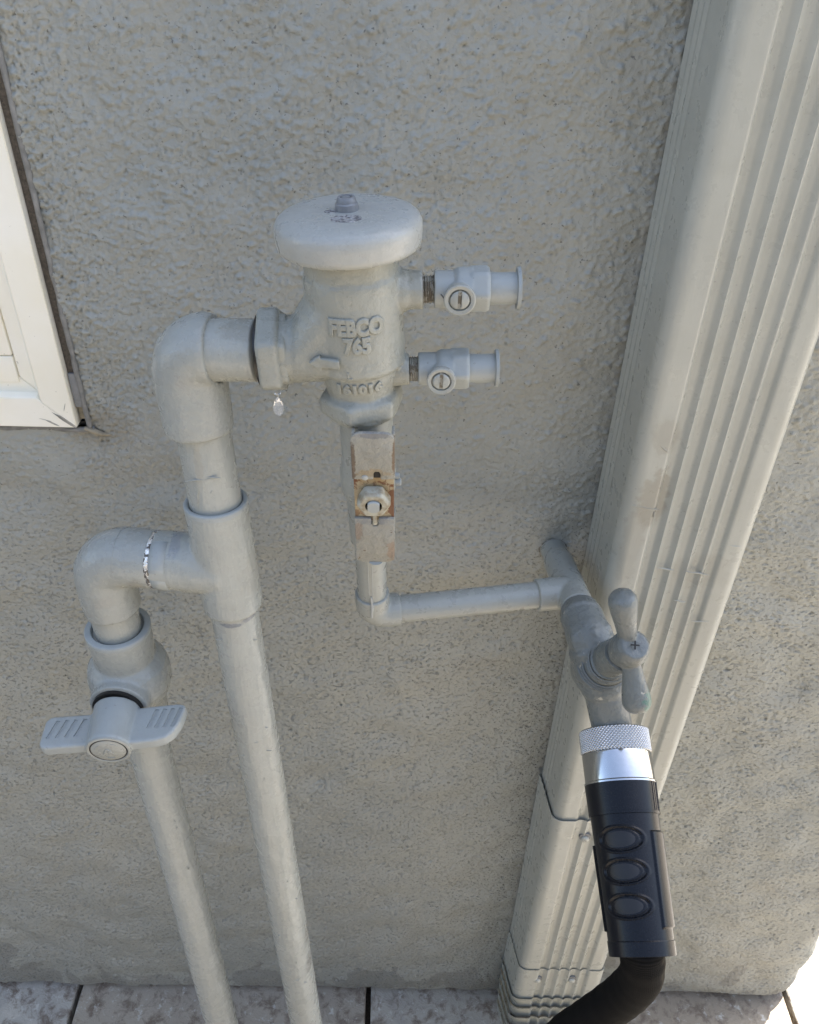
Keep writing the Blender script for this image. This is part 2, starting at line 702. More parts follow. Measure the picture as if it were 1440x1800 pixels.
def emboss(me, O, ex, up, out, surf, at_xz, lift=0.0):
    """wrap a text mesh (x, y, z=relief) on the surface surf (BVH, world)"""
    for v in me.vertices:
        a, b_ = at_xz[0] + v.co.x, at_xz[1] + v.co.y
        q = O + ex * a + up * b_ + out * 0.2
        h = surf.ray_cast(q, -out)
        base = h[0] if h[0] is not None else O + ex * a + up * b_
        v.co = base + out * (v.co.z + lift)
    return me


def bvh_of(me):
    bm = bmesh.new()
    bm.from_mesh(me)
    t = BVHTree.FromBMesh(bm)
    bm.free()
    return t


def lump(p, normal, length, width, height, direction, seed=0):
    """a paint run or blob lying on a surface"""
    d = V(direction).normalized()
    n_ = V(normal).normalized()
    p = V(p) - n_ * width * .55
    pts, rad = [], []
    for i in range(9):
        t = i / 8
        k = math.sin(PI * min(1, max(0, t))) ** 0.6
        off = noise.noise(V((seed * 3.1, t * 2.3, 0))) * width * 0.8
        pts.append(V(p) + d * (t - 0.5) * length + d.cross(n_) * off)
        rad.append(max(1e-5, width * (0.25 + 0.75 * k) * (0.6 + 0.4 * t)))
    return sweep(pts, rad, 8, ref=tuple(n_), sq=None)


# ================================================================== THE SETTING
# ---- stucco relief: one height field, sampled by every stucco patch
def field(nx, ny, step, lo_mm, hi_mm, seed, ax=1.0, ay=1.0):
    """band-passed noise (unit variance) on a grid of `step` metres; features between lo and hi millimetres"""
    g = np.random.default_rng(seed).standard_normal((ny, nx))
    fx = np.fft.fftfreq(nx, step)[None, :] * ax
    fy = np.fft.fftfreq(ny, step)[:, None] * ay
    k = np.sqrt(fx * fx + fy * fy)
    a, b_ = 1000 / hi_mm, 1000 / lo_mm
    H = np.exp(-(k / b_) ** 2) * (1 - np.exp(-(k / a) ** 2))
    o = np.fft.ifft2(np.fft.fft2(g) * H).real
    return o / o.std()


def sstep(a, b_, x):
    t = np.clip((x - a) / (b_ - a), 0, 1)
    return t * t * (3 - 2 * t)


HS = 0.0009
HX0, HZ0, HNX, HNZ = -0.66, 0.0, 1880, 1560


def grains(nx, ny, step, r_mm, per_cm2, seed, sx=1.0, sy=1.0, power=1.0):
    """rounded grains of random height scattered at random, as thrown stucco"""
    g = np.random.default_rng(seed)
    k = int(nx * ny * (step * 100) ** 2 * per_cm2)
    img = np.zeros((ny, nx))
    np.add.at(img, (g.integers(0, ny, k), g.integers(0, nx, k)), g.random(k) ** power)
    r = r_mm / 1000
    x = np.minimum(np.arange(nx), nx - np.arange(nx))[None, :] * step / sx
    y = np.minimum(np.arange(ny), ny - np.arange(ny))[:, None] * step / sy
    d = np.sqrt(x * x + y * y) / r
    ker = np.where(d < 1, (1 - d * d) ** 1.2, 0)
    return np.fft.ifft2(np.fft.fft2(img) * np.fft.fft2(ker)).real


big_g = np.minimum(grains(HNX, HNZ, HS, 3.0, 3.4, 1, 1.1, .85, 2.0), 1.15)
mid_g = np.minimum(grains(HNX, HNZ, HS, 2.1, 9.0, 2, 1, 1, 1.3), 1.1)
fin_g = np.minimum(grains(HNX, HNZ, HS, 1.7, 16.0, 6, 1, 1, 1.0), 1.2)
pits = np.minimum(grains(HNX, HNZ, HS, 1.9, 4.0, 3, 1.3, .9, 1.6), 1.0)
pit = field(HNX, HNZ, HS, 2.6, 5.0, 3, 0.8, 1.1)
wav = field(HNX, HNZ, HS, 60, 200, 4)
mask = field(HNX, HNZ, HS, 30, 130, 5)
zz = (HZ0 + np.arange(HNZ) * HS)[:, None]
xx = (HX0 + np.arange(HNX) * HS)[None, :]
up = sstep(0.80, 1.15, zz + 0.05 * mask)                  # thrown lumps above, floated pits below
low = 1 - sstep(0.02, 0.35, zz + 0.03 * mask)
rough_m = 0.55 + 0.45 * sstep(-1.2, 0.8, mask)
Hgt = up * (0.0020 * big_g * rough_m + 0.0013 * mid_g * (1.3 - rough_m * .5) + 0.0004 * fin_g - 0.0016 * sstep(1.5, 2.2, pit))
Hgt += (1 - up) * (0.00055 * mid_g + 0.0005 * fin_g - (0.0026 - 0.0008 * low) * pits * (0.35 + 0.65 * sstep(-1.0, 0.8, mask)))
Hgt += 0.0012 * wav
# floated band round the window
dw = np.minimum(np.abs(xx + 0.25) + np.where(zz < 1.0, 1.0 - zz, 0), 0.2)
edge_r = np.exp(-(dw / 0.035) ** 2) * (zz < 1.34)
Hgt -= 0.0016 * edge_r * sstep(0.2, 1.3, pit)
Hgt = Hgt.astype(np.float32)
del big_g, mid_g, fin_g, pits


def hsample(s, z):
    u = np.clip((s - HX0) / HS, 0, HNX - 1.001)
    v = np.clip((z - HZ0) / HS, 0, HNZ - 1.001)
    i, j = u.astype(int), v.astype(int)
    fu, fv = u - i, v - j
    return ((Hgt[j, i] * (1 - fu) + Hgt[j, i + 1] * fu) * (1 - fv) + (Hgt[j + 1, i] * (1 - fu) + Hgt[j + 1, i + 1] * fu) * fv)


CX0, CR_ = 0.592, 0.045          # where the wall starts to turn, radius of the corner


def wall_point(s, h):
    """s runs along the wall face, round the corner and down the side wall"""
    a = np.clip((s - CX0) / CR_, 0, PI / 2)
    x = np.where(s < CX0, s, CX0 + CR_ * np.sin(a))
    y = np.where(s < CX0, 0, CR_ - CR_ * np.cos(a))
    rest = np.maximum(0, s - CX0 - CR_ * PI / 2)
    y = y + rest
    return x + np.sin(a) * h, y - np.cos(a) * h


def stucco_patch(name, scols, zrows, hole=None, parent=None):
    S, Z = np.meshgrid(scols, zrows)
    h = hsample(S, Z)
    X, Y = wall_point(S, h)
    co = np.stack([X, Y, Z], -1).reshape(-1, 3).astype(np.float32)
    nx_, nz_ = len(scols), len(zrows)
    ii, jj = np.meshgrid(np.arange(nx_ - 1), np.arange(nz_ - 1))
    q = np.stack([jj * nx_ + ii, jj * nx_ + ii + 1, (jj + 1) * nx_ + ii + 1, (jj + 1) * nx_ + ii], -1).reshape(-1, 4)
    if hole:
        sc = (scols[:-1] + scols[1:]) / 2
        zc = (zrows[:-1] + zrows[1:]) / 2
        SS, ZZ = np.meshgrid(sc, zc)
        jag = 0.0012 * np.sin(SS * 900) + 0.0010 * np.sin(ZZ * 733 + np.sin(ZZ * 210) * 2)
        keep = ~((SS < hole[0] + jag) & (ZZ > hole[1] + jag))
        q = q[keep.reshape(-1)]
    me = bpy.data.meshes.new(name)
    me.vertices.add(len(co))
    me.vertices.foreach_set('co', co.reshape(-1))
    me.loops.add(q.size)
    me.loops.foreach_set('vertex_index', q.reshape(-1).astype(np.int32))
    me.polygons.add(len(q))
    me.polygons.foreach_set('loop_start', np.arange(0, q.size, 4, dtype=np.int32))
    me.polygons.foreach_set('loop_total', np.full(len(q), 4, dtype=np.int32))
    me.update(calc_edges=True)
    me.validate()
    return link(name, me, M_stucco, parent, sharp=None)


house = thing('house_wall', 'grey beige stucco house wall with a cream window frame at its left', 'wall', (0, 0, 0))
s_cols = np.concatenate([np.arange(-0.62, -0.275, 0.0015), np.arange(-0.275, 0.19, 0.0011), np.arange(0.19, 0.255, 0.004), np.arange(0.255, 0.66, 0.0014), np.arange(0.66, 0.90, 0.003)])
z_rows = np.concatenate([np.arange(0.018, 0.80, 0.0015), np.arange(0.80, 1.345, 0.0011)])
ZTOP = float(z_rows[-1])
stucco_patch('stucco_face', s_cols, z_rows, (-0.2545, 1.0085), house)


def quad(name, pts, mat, parent):
    me = bpy.data.meshes.new(name)
    me.from_pydata([tuple(p) for p in pts], [], [tuple(range(len(pts)))])
    return link(name, me, mat, parent, smooth=False)


ms = []


def q4(x0, x1, z0, z1, y=0.0):
    me = bpy.data.meshes.new('q')
    me.from_pydata([(x0, y, z0), (x1, y, z0), (x1, y, z1), (x0, y, z1)], [], [(0, 1, 2, 3)])
    ms.append(me)


S0 = float(s_cols[0])
HH = 5.8                          # unseen house height, raised to lengthen its shade on the ground
q4(-6, -1.12, .018, HH)
q4(-1.12, S0, .018, 1.0085)
q4(-1.12, -.2545, 2.2, HH)
q4(-.2545, CX0, ZTOP, HH)
rows = []
for z in (ZTOP, HH):
    rr = []
    for i in range(9):
        x, y = wall_point(np.array(CX0 + CR_ * PI / 2 * i / 8), 0.0)
        rr.append(V((float(x), float(y), z)))
    rr.append(V((CX0 + CR_, 5.0, z)))
    rows.append(rr)
ms.append(grid_mesh(rows, False, False, False))
me = bpy.data.meshes.new('q')
yb = float(wall_point(np.array(float(s_cols[-1])), 0.0)[1])
me.from_pydata([(CX0 + CR_, yb, .018), (CX0 + CR_, 5, .018), (CX0 + CR_, 5, ZTOP), (CX0 + CR_, yb, ZTOP)], [], [(0, 1, 2, 3)])
ms.append(me)
link('upper_stucco', join(ms), M_stucco, house, smooth=False)
link('sun_block_core', box((-2.72, 2.55, 2.92), (6.6, 4.85, 5.76)), M_stucco, house, smooth=False)  # unseen solid block, added to stop sun leaking through the house
link('roof_slab', box((-2.69, 2.5, 5.83), (6.68, 5.02, 0.06)), M_stucco, house, smooth=False)
link('footing', box((-2.74, 2.508, 0.008), (6.66, 4.99, 0.05)), M_sand, house, smooth=False)

# ---- window, built into the wall
WX1, WX0, WZ0, WZ1 = -0.2633, -1.10, 1.0131, 2.18


def frame_piece(profile, which, x0=WX0, x1=WX1, z0=WZ0, z1=WZ1, eps=0.0001):
    """mitred extrusion of a (inset, depth) profile along one side of a rectangle"""
    rows = []
    for e in (0, 1):
        ring = []
        for d, y in profile:
            if which == 'right':
                p = (x1 - d, y, (z0 + d + eps) if e == 0 else (z1 - d))
            elif which == 'left':
                p = (x0 + d, y, (z0 + d + eps) if e == 0 else (z1 - d))
            elif which == 'bottom':
                p = ((x1 - d - eps) if e == 0 else (x0 + d), y, z0 + d)
            else:
                p = ((x1 - d) if e == 0 else (x0 + d), y, z1 - d)
            ring.append(V(p))
        rows.append(ring)
    me = grid_mesh(rows, True, True, True)
    bm = bmesh.new()
    bm.from_mesh(me)
    bmesh.ops.recalc_face_normals(bm, faces=bm.faces)
    bmesh.ops.bevel(bm, geom=[e for e in bm.edges if len(e.link_faces) == 2 and e.calc_face_angle(0) > 0.5], offset=0.0006, segments=2, affect='EDGES')
    bm.to_mesh(me)
    bm.free()
    return me


prof_f = [(0, .05), (0, -.0065), (.0232, -.0065), (.0290, .0035), (.0398, .0035), (.0398, .05)]
win = link('window', frame_piece(prof_f, 'right'), M_vinyl, house, 'cream vinyl window with scuffed lower corner')
prof_b = [(0, .05), (0, -.0065), (.0262, -.0065), (.0268, .0035), (.0398, .0035), (.0398, .05)]
link('frame_rail', frame_piece(prof_b, 'bottom'), M_vinyl, win, sharp=30)
link('frame_stile', frame_piece(prof_f, 'left'), M_vinyl, win, sharp=30)
link('frame_rail', frame_piece(prof_f, 'top'), M_vinyl, win, sharp=30)
sx1, sz0 = WX1 - .0404, WZ0 + .0352
link('sash_rail', box(((sx1 - 1.04) / 2, .022, sz0 + .0113), (1.04 + sx1, .040, .0226), bev=.0015), M_vinyl, win)
link('sash_stile', box((sx1 - .0225, .022, (sz0 + .0234 + 2.13) / 2), (.045, .040, 2.13 - sz0 - .0234), bev=.0015), M_vinyl, win)
link('sash_stile', box((-1.015, .022, (sz0 + .0234 + 2.13) / 2), (.045, .040, 2.13 - sz0 - .0234), bev=.0015), M_vinyl, win)
link('pane', box(((sx1 - .045 - .99) / 2, .030, 1.60), (.99 + sx1 - .047, .004, 1.05)), M_glass, win, smooth=False)
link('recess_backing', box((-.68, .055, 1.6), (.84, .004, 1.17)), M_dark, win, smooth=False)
# joint between frame and stucco: brown strip, missing paint in places
link('weatherstrip', box((WX1 + .0035, .006, 1.62), (.0075, .010, 1.13), bev=.001), M_brownseal, win)
pts = [V((WX1 + .0082 + noise.noise(V((0, 0, k * .9))) * .0006, -.0008 + noise.noise(V((4, 0, k * 1.3))) * .0008, WZ0 - .002 + k * .008)) for k in range(45)]
link('sealant_bead', sweep(pts, [.0021 + .0008 * noise.noise(V((9, k * 1.7, 0))) for k in range(45)], 10), M_sealant, win)
link('sealant_patch', box((WX1 + .0040, .0015, WZ0 + .031), (.0070, .006, .030), bev=.0012), M_plasticgrey, win)
link('sealant_patch', box((WX1 + .0040, .003, WZ0 + .010), (.0055, .004, .012), bev=.0012), M_putty, win)
pts = [V((WX1 + .012 - k * .009, .0005 + noise.noise(V((0, 7, k * 1.3))) * .0012, WZ0 - .0045 - .0012 * math.sin(k * .9) * (k < 9))) for k in range(60)]
link('sealant_bead', sweep(pts, [.0026 + .0010 * noise.noise(V((2, k * 1.7, 0))) for k in range(60)], 10), M_sealant, win)
link('putty_smear', sweep([V((WX1 + .004, -.0012, WZ0 - .003)), V((WX1 + .010, -.0016, WZ0 - .0052)), V((WX1 + .017, -.0012, WZ0 - .0085)), V((WX1 + .024, 0.0, WZ0 - .010))], [.0016, .0026, .0022, .0006], 10), M_putty, win)
link('weatherstrip', box((-.68, .010, WZ0 - .0014), (.84, .012, .0024)), M_dark, win)
M_scuff = plain('scuffed_vinyl', (0.36, 0.34, 0.29), 0.6)
for a, b_, l, wd, an in ((-.2715, 1.0205, .020, .0022, -38), (-.2700, 1.0178, .016, .0014, -38), (-.2820, 1.0172, .012, .0016, -28), (-.2765, 1.0240, .010, .0010, -42), (-.2870, 1.0200, .010, .0005, -15), (-.2690, 1.0320, .008, .0006, 70)):
    pr = prism([(-l / 2, 0), (-l * .2, wd / 2), (l * .3, wd * .35), (l / 2, 0), (l * .2, -wd / 2), (-l * .3, -wd * .3)], (a, -.0067, b_),
               (math.cos(math.radians(an)), 0, math.sin(math.radians(an))), (-math.sin(math.radians(an)), 0, math.cos(math.radians(an))), (0, 1, 0), .0004)
    link('scuff', pr, M_scuff, win, smooth=False)

# ---- paving
ground = link('ground', box((0, 0, -.045), (120, 120, .02)), M_sand, None, smooth=False, loc=(0, 0, -.045))
ground['kind'] = 'structure'
pave = bpy.data.objects.new('paving', None)
COL.objects.link(pave)
pave['kind'] = 'structure'
pave['label'] = 'mottled travertine pavers at the foot of the wall'


def paver(x0, x1, y0, y1):
    g = .003
    dz = random.uniform(-.0012, .0008)
    x0, x1, y0, y1 = x0 + g, x1 - g, y0 + g, y1 - g
    n_ = max(2, int((x1 - x0) / .03))
    out = []
    for i in range(n_):                      # broken, worn edges
        out.append((x0 + (x1 - x0) * i / n_, y0 + random.uniform(0, .0022)))
    m_ = max(2, int((y1 - y0) / .03))
    for i in range(m_):
        out.append((x1 - random.uniform(0, .0022), y0 + (y1 - y0) * i / m_))
    for i in range(n_):
        out.append((x1 - (x1 - x0) * i / n_, y1 - random.uniform(0, .0022)))
    for i in range(m_):
        out.append((x0 + random.uniform(0, .0022), y1 - (y1 - y0) * i / m_))
    me = prism(out, (0, 0, -.030), (1, 0, 0), (0, 1, 0), (0, 0, 1), .030 + dz, bev=.0016, seg=1)
    o = link('paver', me, M_paver, pave, smooth=False)
    # origin at the paver's centre
    c = V(((x0 + x1) / 2, (y0 + y1) / 2, 0))
    me.transform(Matrix.Translation(-c))
    o.location = c


XJ = [-1.40, -.93, -.480, -.034, .190, .620, .845, 1.30, 1.75]
for a, b_ in zip(XJ, XJ[1:]):
    paver(a, b_, -.30, .06 if b_ < .66 else .16)
for a, b_ in zip([.620, 1.075, 1.53], [1.075, 1.53, 1.75]):
    paver(a + .05, b_ + .05 if b_ < 1.7 else b_, .16, .62)
yy = -.30
k = 0
while yy > -1.9:
    h_ = (.455, .225, .305)[k % 3]
    x = -1.40 - random.uniform(0, .2)
    while x < 1.75:
        w_ = random.choice((.225, .455, .455, .305))
        paver(x, x + w_, yy - h_, yy)
        x += w_
    yy -= h_
    k += 1
far = []
for x0, x1, y0, y1 in ((-30, 30, -30, yy), (-30, -1.62, yy, 6), (2.22, 30, yy, 6), (1.75, 2.22, -.30, 6), (.68, 1.75, .62, 6)):
    far.append(box(((x0 + x1) / 2, (y0 + y1) / 2, -.018), (x1 - x0 - .004, y1 - y0 - .004, .034)))
o = link('patio', join(far), M_far, None, smooth=False)
o['kind'] = 'structure'

blk_wall = link('sky_block_wall', join([box((0, -2.75, 1.10), (14, .20, 2.20)), box((0, -2.75, 2.235), (14, .26, .066), bev=.01)]), M_blockwall, None, smooth=False, loc=(0, -2.75, 0))  # unseen wall, added behind the camera to block low sky and bounce light
blk_wall['kind'] = 'structure'

# ================================================================== DOWNSPOUT
DX0, DX1, DY0, DY1 = .1680, .2735, -.006, -.083


def dprofile(off=0.0, damp=1.0):
    pts = []
    r = .011
    # right side back -> front
    pts.append((DX1, DY0))
    for k in range(1, 24):
        y = DY0 + (DY1 + r - DY0) * k / 24
        d = .0010 * max(0, math.sin((y + .010) / -.011 * 2 * PI)) if -.043 < y < -.010 else 0
        pts.append((DX1 - d * damp, y))
    for k in range(9):
        a = PI / 2 * k / 8
        pts.append((DX1 - r + r * math.cos(a), DY1 + r - r * math.sin(a)))
    xr, xl = .2545, .1895
    n_ = 110
    xa, xb = DX1 - r, DX0 + r
    for k in range(1, n_):
        x = xa + (xb - xa) * k / n_
        g = 0
        if xl < x < xr:
            ph = ((x - xl) / .013) % 1.0
            g = .0036 * min(1.0, 1.15 * math.sin(PI * ph) ** 1.1)
            e = min(1, (x - xl) / .004, (xr - x) / .004)
            g *= e
        pts.append((x, DY1 + g * damp))
    for k in range(9):
        a = PI / 2 * k / 8
        pts.append((DX0 + r - r * math.sin(a), DY1 + r - r * math.cos(a)))
    for k in range(1, 24):
        y = DY1 + r + (DY0 - DY1 - r) * k / 24
        d = .0012 * max(0, math.sin((y + .010) / -.011 * 2 * PI)) if -.043 < y < -.010 else 0
        pts.append((DX0 + d * damp, y))
    pts.append((DX0, DY0))
    cx, cy = (DX0 + DX1) / 2, (DY0 + DY1) / 2
    sx, sy = 1 + off / (DX1 - DX0) * 2, 1 + off / (DY0 - DY1) * 2
    return [(cx + (x - cx) * sx, cy + (y - cy) * sy) for x, y in pts]


def dsection(levels, thick=.0009):
    """levels: [(z at back, slope towards the front, offset, forward shift, damp)] bottom -> top"""
    rows = []
    for z, sl_, off, fw, dm in levels:
        rows.append([V((x, y - fw, z + (DY0 - y) * sl_ + noise.noise(V((x * 60, y * 60, z * 3))) * .0004)) for x, y in dprofile(off, dm)])
    inner = []
    for z, sl_, off, fw, dm in reversed(levels):
        inner.append([V((x, y - fw, z + (DY0 - y) * sl_)) for x, y in dprofile(off - thick, dm)])
    rows = rows + inner + [rows[0]]
    return grid_mesh(rows, True, False, False)


for c_, sz_, am in ((at(1150, 880, -.083), (.014, .05, .030), .75), (at(1172, 770, -.083), (.012, .05, .020), .45), (at(1110, 960, -.083), (.010, .05, .05), .35), (at(1230, 1010, -.083), (.03, .05, .02), .25)):
    stain(M_spout, c_, sz_, (0.27, 0.25, 0.20), am, 90, .10, origin=(.22, -.045, 0.0))
ds = thing('downspout', 'corrugated rectangular metal downspout painted wall colour, running down the stucco at right', 'downspout', (.22, -.045, 0.0))
lv = [(.560, 0.42, 0, 0, 1)] + [(z, 0, 0, 0, 1) for z in (.75, .9, 1.05, 1.2, 1.5, 2.2, 3.5, 5.7)]
link('pipe_section', dsection(lv), M_spout, ds, sharp=60)
lv = [(.195, .80, .0014, 0, 1), (.30, .6, .0016, 0, 1), (.42, .45, .0018, 0, 1), (.52, .42, .0020, 0, .85), (.565, .42, .0026, 0, .7)]
link('lower_section', dsection(lv), M_spout, ds, sharp=60)
lv = [(.122, .86, .0035, .0010, .9), (.17, .82, .0032, .0006, .95), (.207, .80, .0030, .0, 1.0)]
link('elbow_collar', dsection(lv), M_spout, ds, sharp=60)
for k, (zb, sl_, fw) in enumerate(((.098, .90, .0025), (.074, .95, .0055), (.052, 1.0, .010), (.032, 1.05, .016), (.014, 1.1, .024))):
    lv = [(zb, sl_, .0030 + k * .0004, fw, .9), (zb + .022, sl_, .0040 + k * .0004, fw - .001, .9), (zb + .029, sl_ * .98, .0064 + k * .0004, fw - .001, .9)]
    link('elbow_fold', dsection(lv), M_spout, ds, sharp=50)
sp_z = lambda y, zb, s_: zb + (DY0 - y) * s_
link('seam_gap', prism([(-.0005, -.041), (.0006, -.041), (.0006, .038), (-.0005, .038)], (.2155, -.0858, .222), (1, 0, 0), (0, 0, 1), (0, 1, 0), .0012), M_dark, ds, smooth=False)


def screw_head(p, nrm, r, mat, parent, slot_ang=0.6, h=.0016, name='screw', label=None):
    nrm = V(nrm).normalized()
    me = lathe(p, nrm, [(-.001, r * .98), (h * .4, r), (h * .8, r * .82), (h, r * .5), (h * 1.05, .0002)], 28)
    x, y, a = basis(nrm)
    d = x * math.cos(slot_ang) + y * math.sin(slot_ang)
    e = a.cross(d)
    rot = Matrix((d, e, a)).transposed()
    me = cut(me, [box(V(p) + a * h, (r * 3, r * .26, h * .5), rot)])
    return link(name, me, mat, parent, label, sharp=35)


M_dimple_shade = plain('painted_dimple_shade', (0.17, 0.17, 0.165), 0.5)  # dark grey painted in for the shade of the dimples round the screws
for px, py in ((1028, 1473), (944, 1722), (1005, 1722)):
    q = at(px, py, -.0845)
    link('dimple_shade', lathe(q + V((0, .0008, .0018)), (0, -1, 0), [(-.001, .0064), (.0012, .0062), (.0013, .0003)], 28), M_dimple_shade, ds)
    screw_head(q + V((0, -.0004, -.0005)), (0, -1, .1), .0044, M_spout, ds, 0.8, h=.0030)
for i, (px, py, l, dx) in enumerate(((1135, 893, .022, 1), (1168, 790, .010, .3), (1225, 1008, .022, 1), (1170, 1001, .014, 1), (1232, 1093, .018, 1), (1195, 1058, .010, 1), (1290, 960, .012, .9), (1150, 905, .006, 0))):
    q = at(px, py, -.0832)
    link('paint_run', lump(q, (0, -1, 0), l, .0009, .001, (dx, 0, random.uniform(-.25, .1)), i), M_spout, ds)
for z in (1.9,):
    link('strap', box(((DX0 + DX1) / 2, -.045, z), (.112, .083, .03), bev=.003), M_spout, ds)

# ================================================================== VACUUM BREAKER
_t = math.radians(3.3)
PO = V((-.02735, -.135, 1.15404))
EU, EV, EW = V((math.cos(_t), 0, math.sin(_t))), V((0, 1, 0)), V((-math.sin(_t), 0, math.cos(_t)))
L = lambda x, y, z: PO + EU * x + EV * y + EW * z

vb = thing('vacuum_breaker', 'round capped cast valve with raised lettering and two side test cocks, left of the downspout', 'valve', PO + EW * -.044)
# canopy
prof = [(-.000, .0255), (.0005, .0372), (.0016, .0388), (.004, .0394), (.010, .0400), (.0135, .0398), (.0160, .0386), (.0180, .0362), (.0193, .0325), (.0199, .027), (.0201, .018), (.0199, .010), (.0198, .0003)]
me = lathe(L(0, 0, .0555), EW, densify(prof, .002), 96, wob=.00025)
cap = link('canopy', me, M_cap, vb, sharp=60)
# a pitted worn disc and the bolt in its middle
pit_p = L(.0005, -.0165, .0755)
m, n, b = new_mat('worn_pitted_spot')
vec = coords(n)
a_ = nz(n, vec, 420, 4, 0.6)
n.links.new(mix(n, ramp(n, a_, [(0.42, 0), (0.55, 1)]), (0.12, 0.115, 0.12), (0.42, 0.41, 0.40)), b.inputs['Base Color'])
b.inputs['Roughness'].default_value = .5
bump(n, b, a_, 1.0, .003)
M_worn = m
for nm, c_, rx, ry, sd in (('worn_spot', pit_p, .0088, .0062, 1), ('worn_spot', L(-.0085, -.003, .0755), .0036, .0022, 5)):
    bm = bmesh.new()
    rings = []
    cen = bm.verts.new(c_ + EW * .0003)
    for k in range(1, 13):
        ring = []
        for j in range(48):
            th = 2 * PI * j / 48
            rr = (k / 12) * (1 + .16 * noise.noise(V((math.cos(th) * 2.2, math.sin(th) * 2.2, sd))) + .08 * noise.noise(V((math.cos(th) * 7, math.sin(th) * 7, sd))))
            p = c_ + EU * math.cos(th) * rx * rr + EV * math.sin(th) * ry * rr
            hh = .00030 + .00032 * noise.noise(p * 900) * (k < 11) - (.0006 if k == 12 else 0)
            ring.append(bm.verts.new(p + EW * hh))
        rings.append(ring)
    for j in range(48):
        bm.faces.new((cen, rings[0][j], rings[0][(j + 1) % 48]))
        for k in range(11):
            bm.faces.new((rings[k][j], rings[k + 1][j], rings[k + 1][(j + 1) % 48], rings[k][(j + 1) % 48]))
    me = bpy.data.meshes.new('m')
    bm.to_mesh(me)
    bm.free()
    link(nm, me, M_worn, cap, sharp=None)
bolt = link('bolt', join([
    lathe(L(0, 0, .0750), EW, [(0, .0064), (.0003, .0064), (.0036, .0062), (.0044, .0055), (.0044, .001)], 36, hexfn(2, .04) if False else None),
    lathe(L(0, 0, .0788), EW, [(0, .0052), (.0022, .0052), (.0034, .0044), (.0034, .0033), (.0024, .0031), (.0024, .0024), (.0032, .0022), (.0033, .0003)], 36)]), M_plasticgrey, vb, sharp=35)
# cast body: neck, barrel, web and outlet tube grown together
def cyl(p0, p1, r, r1=None):
    return rod(p0, p1, r, 64, .004, r1=r1)


bm = bmesh.new()
for k in range(40):
    a = 2 * PI * k / 40
    bm.verts.new(L(math.cos(a) * .0262, math.sin(a) * .0262, .032))
    bm.verts.new(L(math.cos(a) * .0255, math.sin(a) * .0255, -.0085))
    bm.verts.new(L(-.036, math.cos(a) * .0202, -.0035 + math.sin(a) * .0202))
bmesh.ops.convex_hull(bm, input=bm.verts)
bmesh.ops.delete(bm, geom=[v for v in bm.verts if not v.link_faces], context='VERTS')
hull = bpy.data.meshes.new('h')
bm.to_mesh(hull)
bm.free()
body = fuse([cyl(L(0, 0, -.0110), L(0, 0, .0385), .0277), hull,
             cyl(L(0, 0, -.0135), L(0, 0, -.0100), .0262),
             cyl(L(0, 0, .036), L(0, 0, .0570), .0262), cyl(L(0, 0, .0375), L(0, 0, .0415), .0275),
             cyl(L(-.046, 0, -.0035), L(0, 0, -.0035), .0198),
             cyl(L(.018, 0, .0302), L(.0392, 0, .0302), .0112, .0108), cyl(L(.020, .0, .0302), L(.030, 0, .0302), .0135, .0118),
             cyl(L(.010, 0, -.0190), L(.0300, 0, -.0190), .0098, .0094),
             ], .00105, 5)
for v in body.vertices:
    q = v.co
    nn_ = noise.noise(q * 120) * .00022 + noise.noise(q * 420) * .00008
    v.co = q + (q - L(0, 0, .01)).normalized() * nn_
body_bvh = bvh_of(body)
bo = link('body', body, M_cast, vb, sharp=None)
for s_, z_, sz, kx in (('FEBCO', .0200, .0125, .76), ('765', .0092, .0120, .82)):
    t_ = text_mesh(s_, sz, .0005, .0008, 1.04, .00026)
    for v in t_.vertices:
        v.co.x *= kx
    emboss(t_, PO, EU, EW, -EV, body_bvh, (.0022, z_), .00005)
    link('raised_lettering', t_, M_cast, bo, sharp=60)
ar = prism([(-.0092, 0), (-.0020, .0052), (-.0020, .0030), (.0088, .0032), (.0088, -.0026), (-.0020, -.0026), (-.0020, -.0050)], (0, 0, -.0010), (1, 0, 0), (0, 1, 0), (0, 0, 1), .0034, .0009)
bm = bmesh.new()
bm.from_mesh(ar)
bmesh.ops.triangulate(bm, faces=bm.faces)
bmesh.ops.subdivide_edges(bm, edges=[e for e in bm.edges if e.calc_length() > .002], cuts=2)
bm.to_mesh(ar)
bm.free()
emboss(ar, PO, EU, EW, -EV, body_bvh, (-.0172, -.0012), .0008)
link('raised_arrow', ar, M_cast, bo, sharp=50)
t_ = text_mesh('L', .006, .0002, .0004)
emboss(t_, PO, EU, EW, -EV, body_bvh, (-.0035, -.0090), 0)
link('raised_lettering', t_, M_cast, bo, sharp=60)
# lower flange: collar with its numbers, then the hexagon nut
def hx(across, rnd=.05):
    f = hexfn(across, rnd)
    return lambda t, th, r: f(t, th + .22, r)


lowr = lathe(L(0, 0, -.0480), EW, [(0, .0150), (.0002, .0190), (.0012, .0208), (.0040, .0225)], 72)
hexn = lathe(L(0, 0, -.0445), EW, densify([(0, .88), (.0016, .97), (.0035, 1.0), (.0105, 1.0), (.0125, .96), (.0140, .86)], .0015), 96, hx(.0462, .03))
coll = lathe(L(0, 0, -.0300), EW, densify([(0, .0200), (.003, .0208), (.008, .0222), (.0125, .0236), (.020, .0245)], .002), 72)
me = fuse([lowr, hexn, coll], .0009, 4)
low_bvh = bvh_of(me)
lf = link('hex_flange', me, M_cast, vb, sharp=None)
t_ = text_mesh('161016', .0082, .0004, .0007, 1.12, .00012)
emboss(t_, PO, EU, EW, -EV, low_bvh, (.0008, -.0200), .0003)
link('raised_lettering', t_, M_cast, lf, sharp=60)
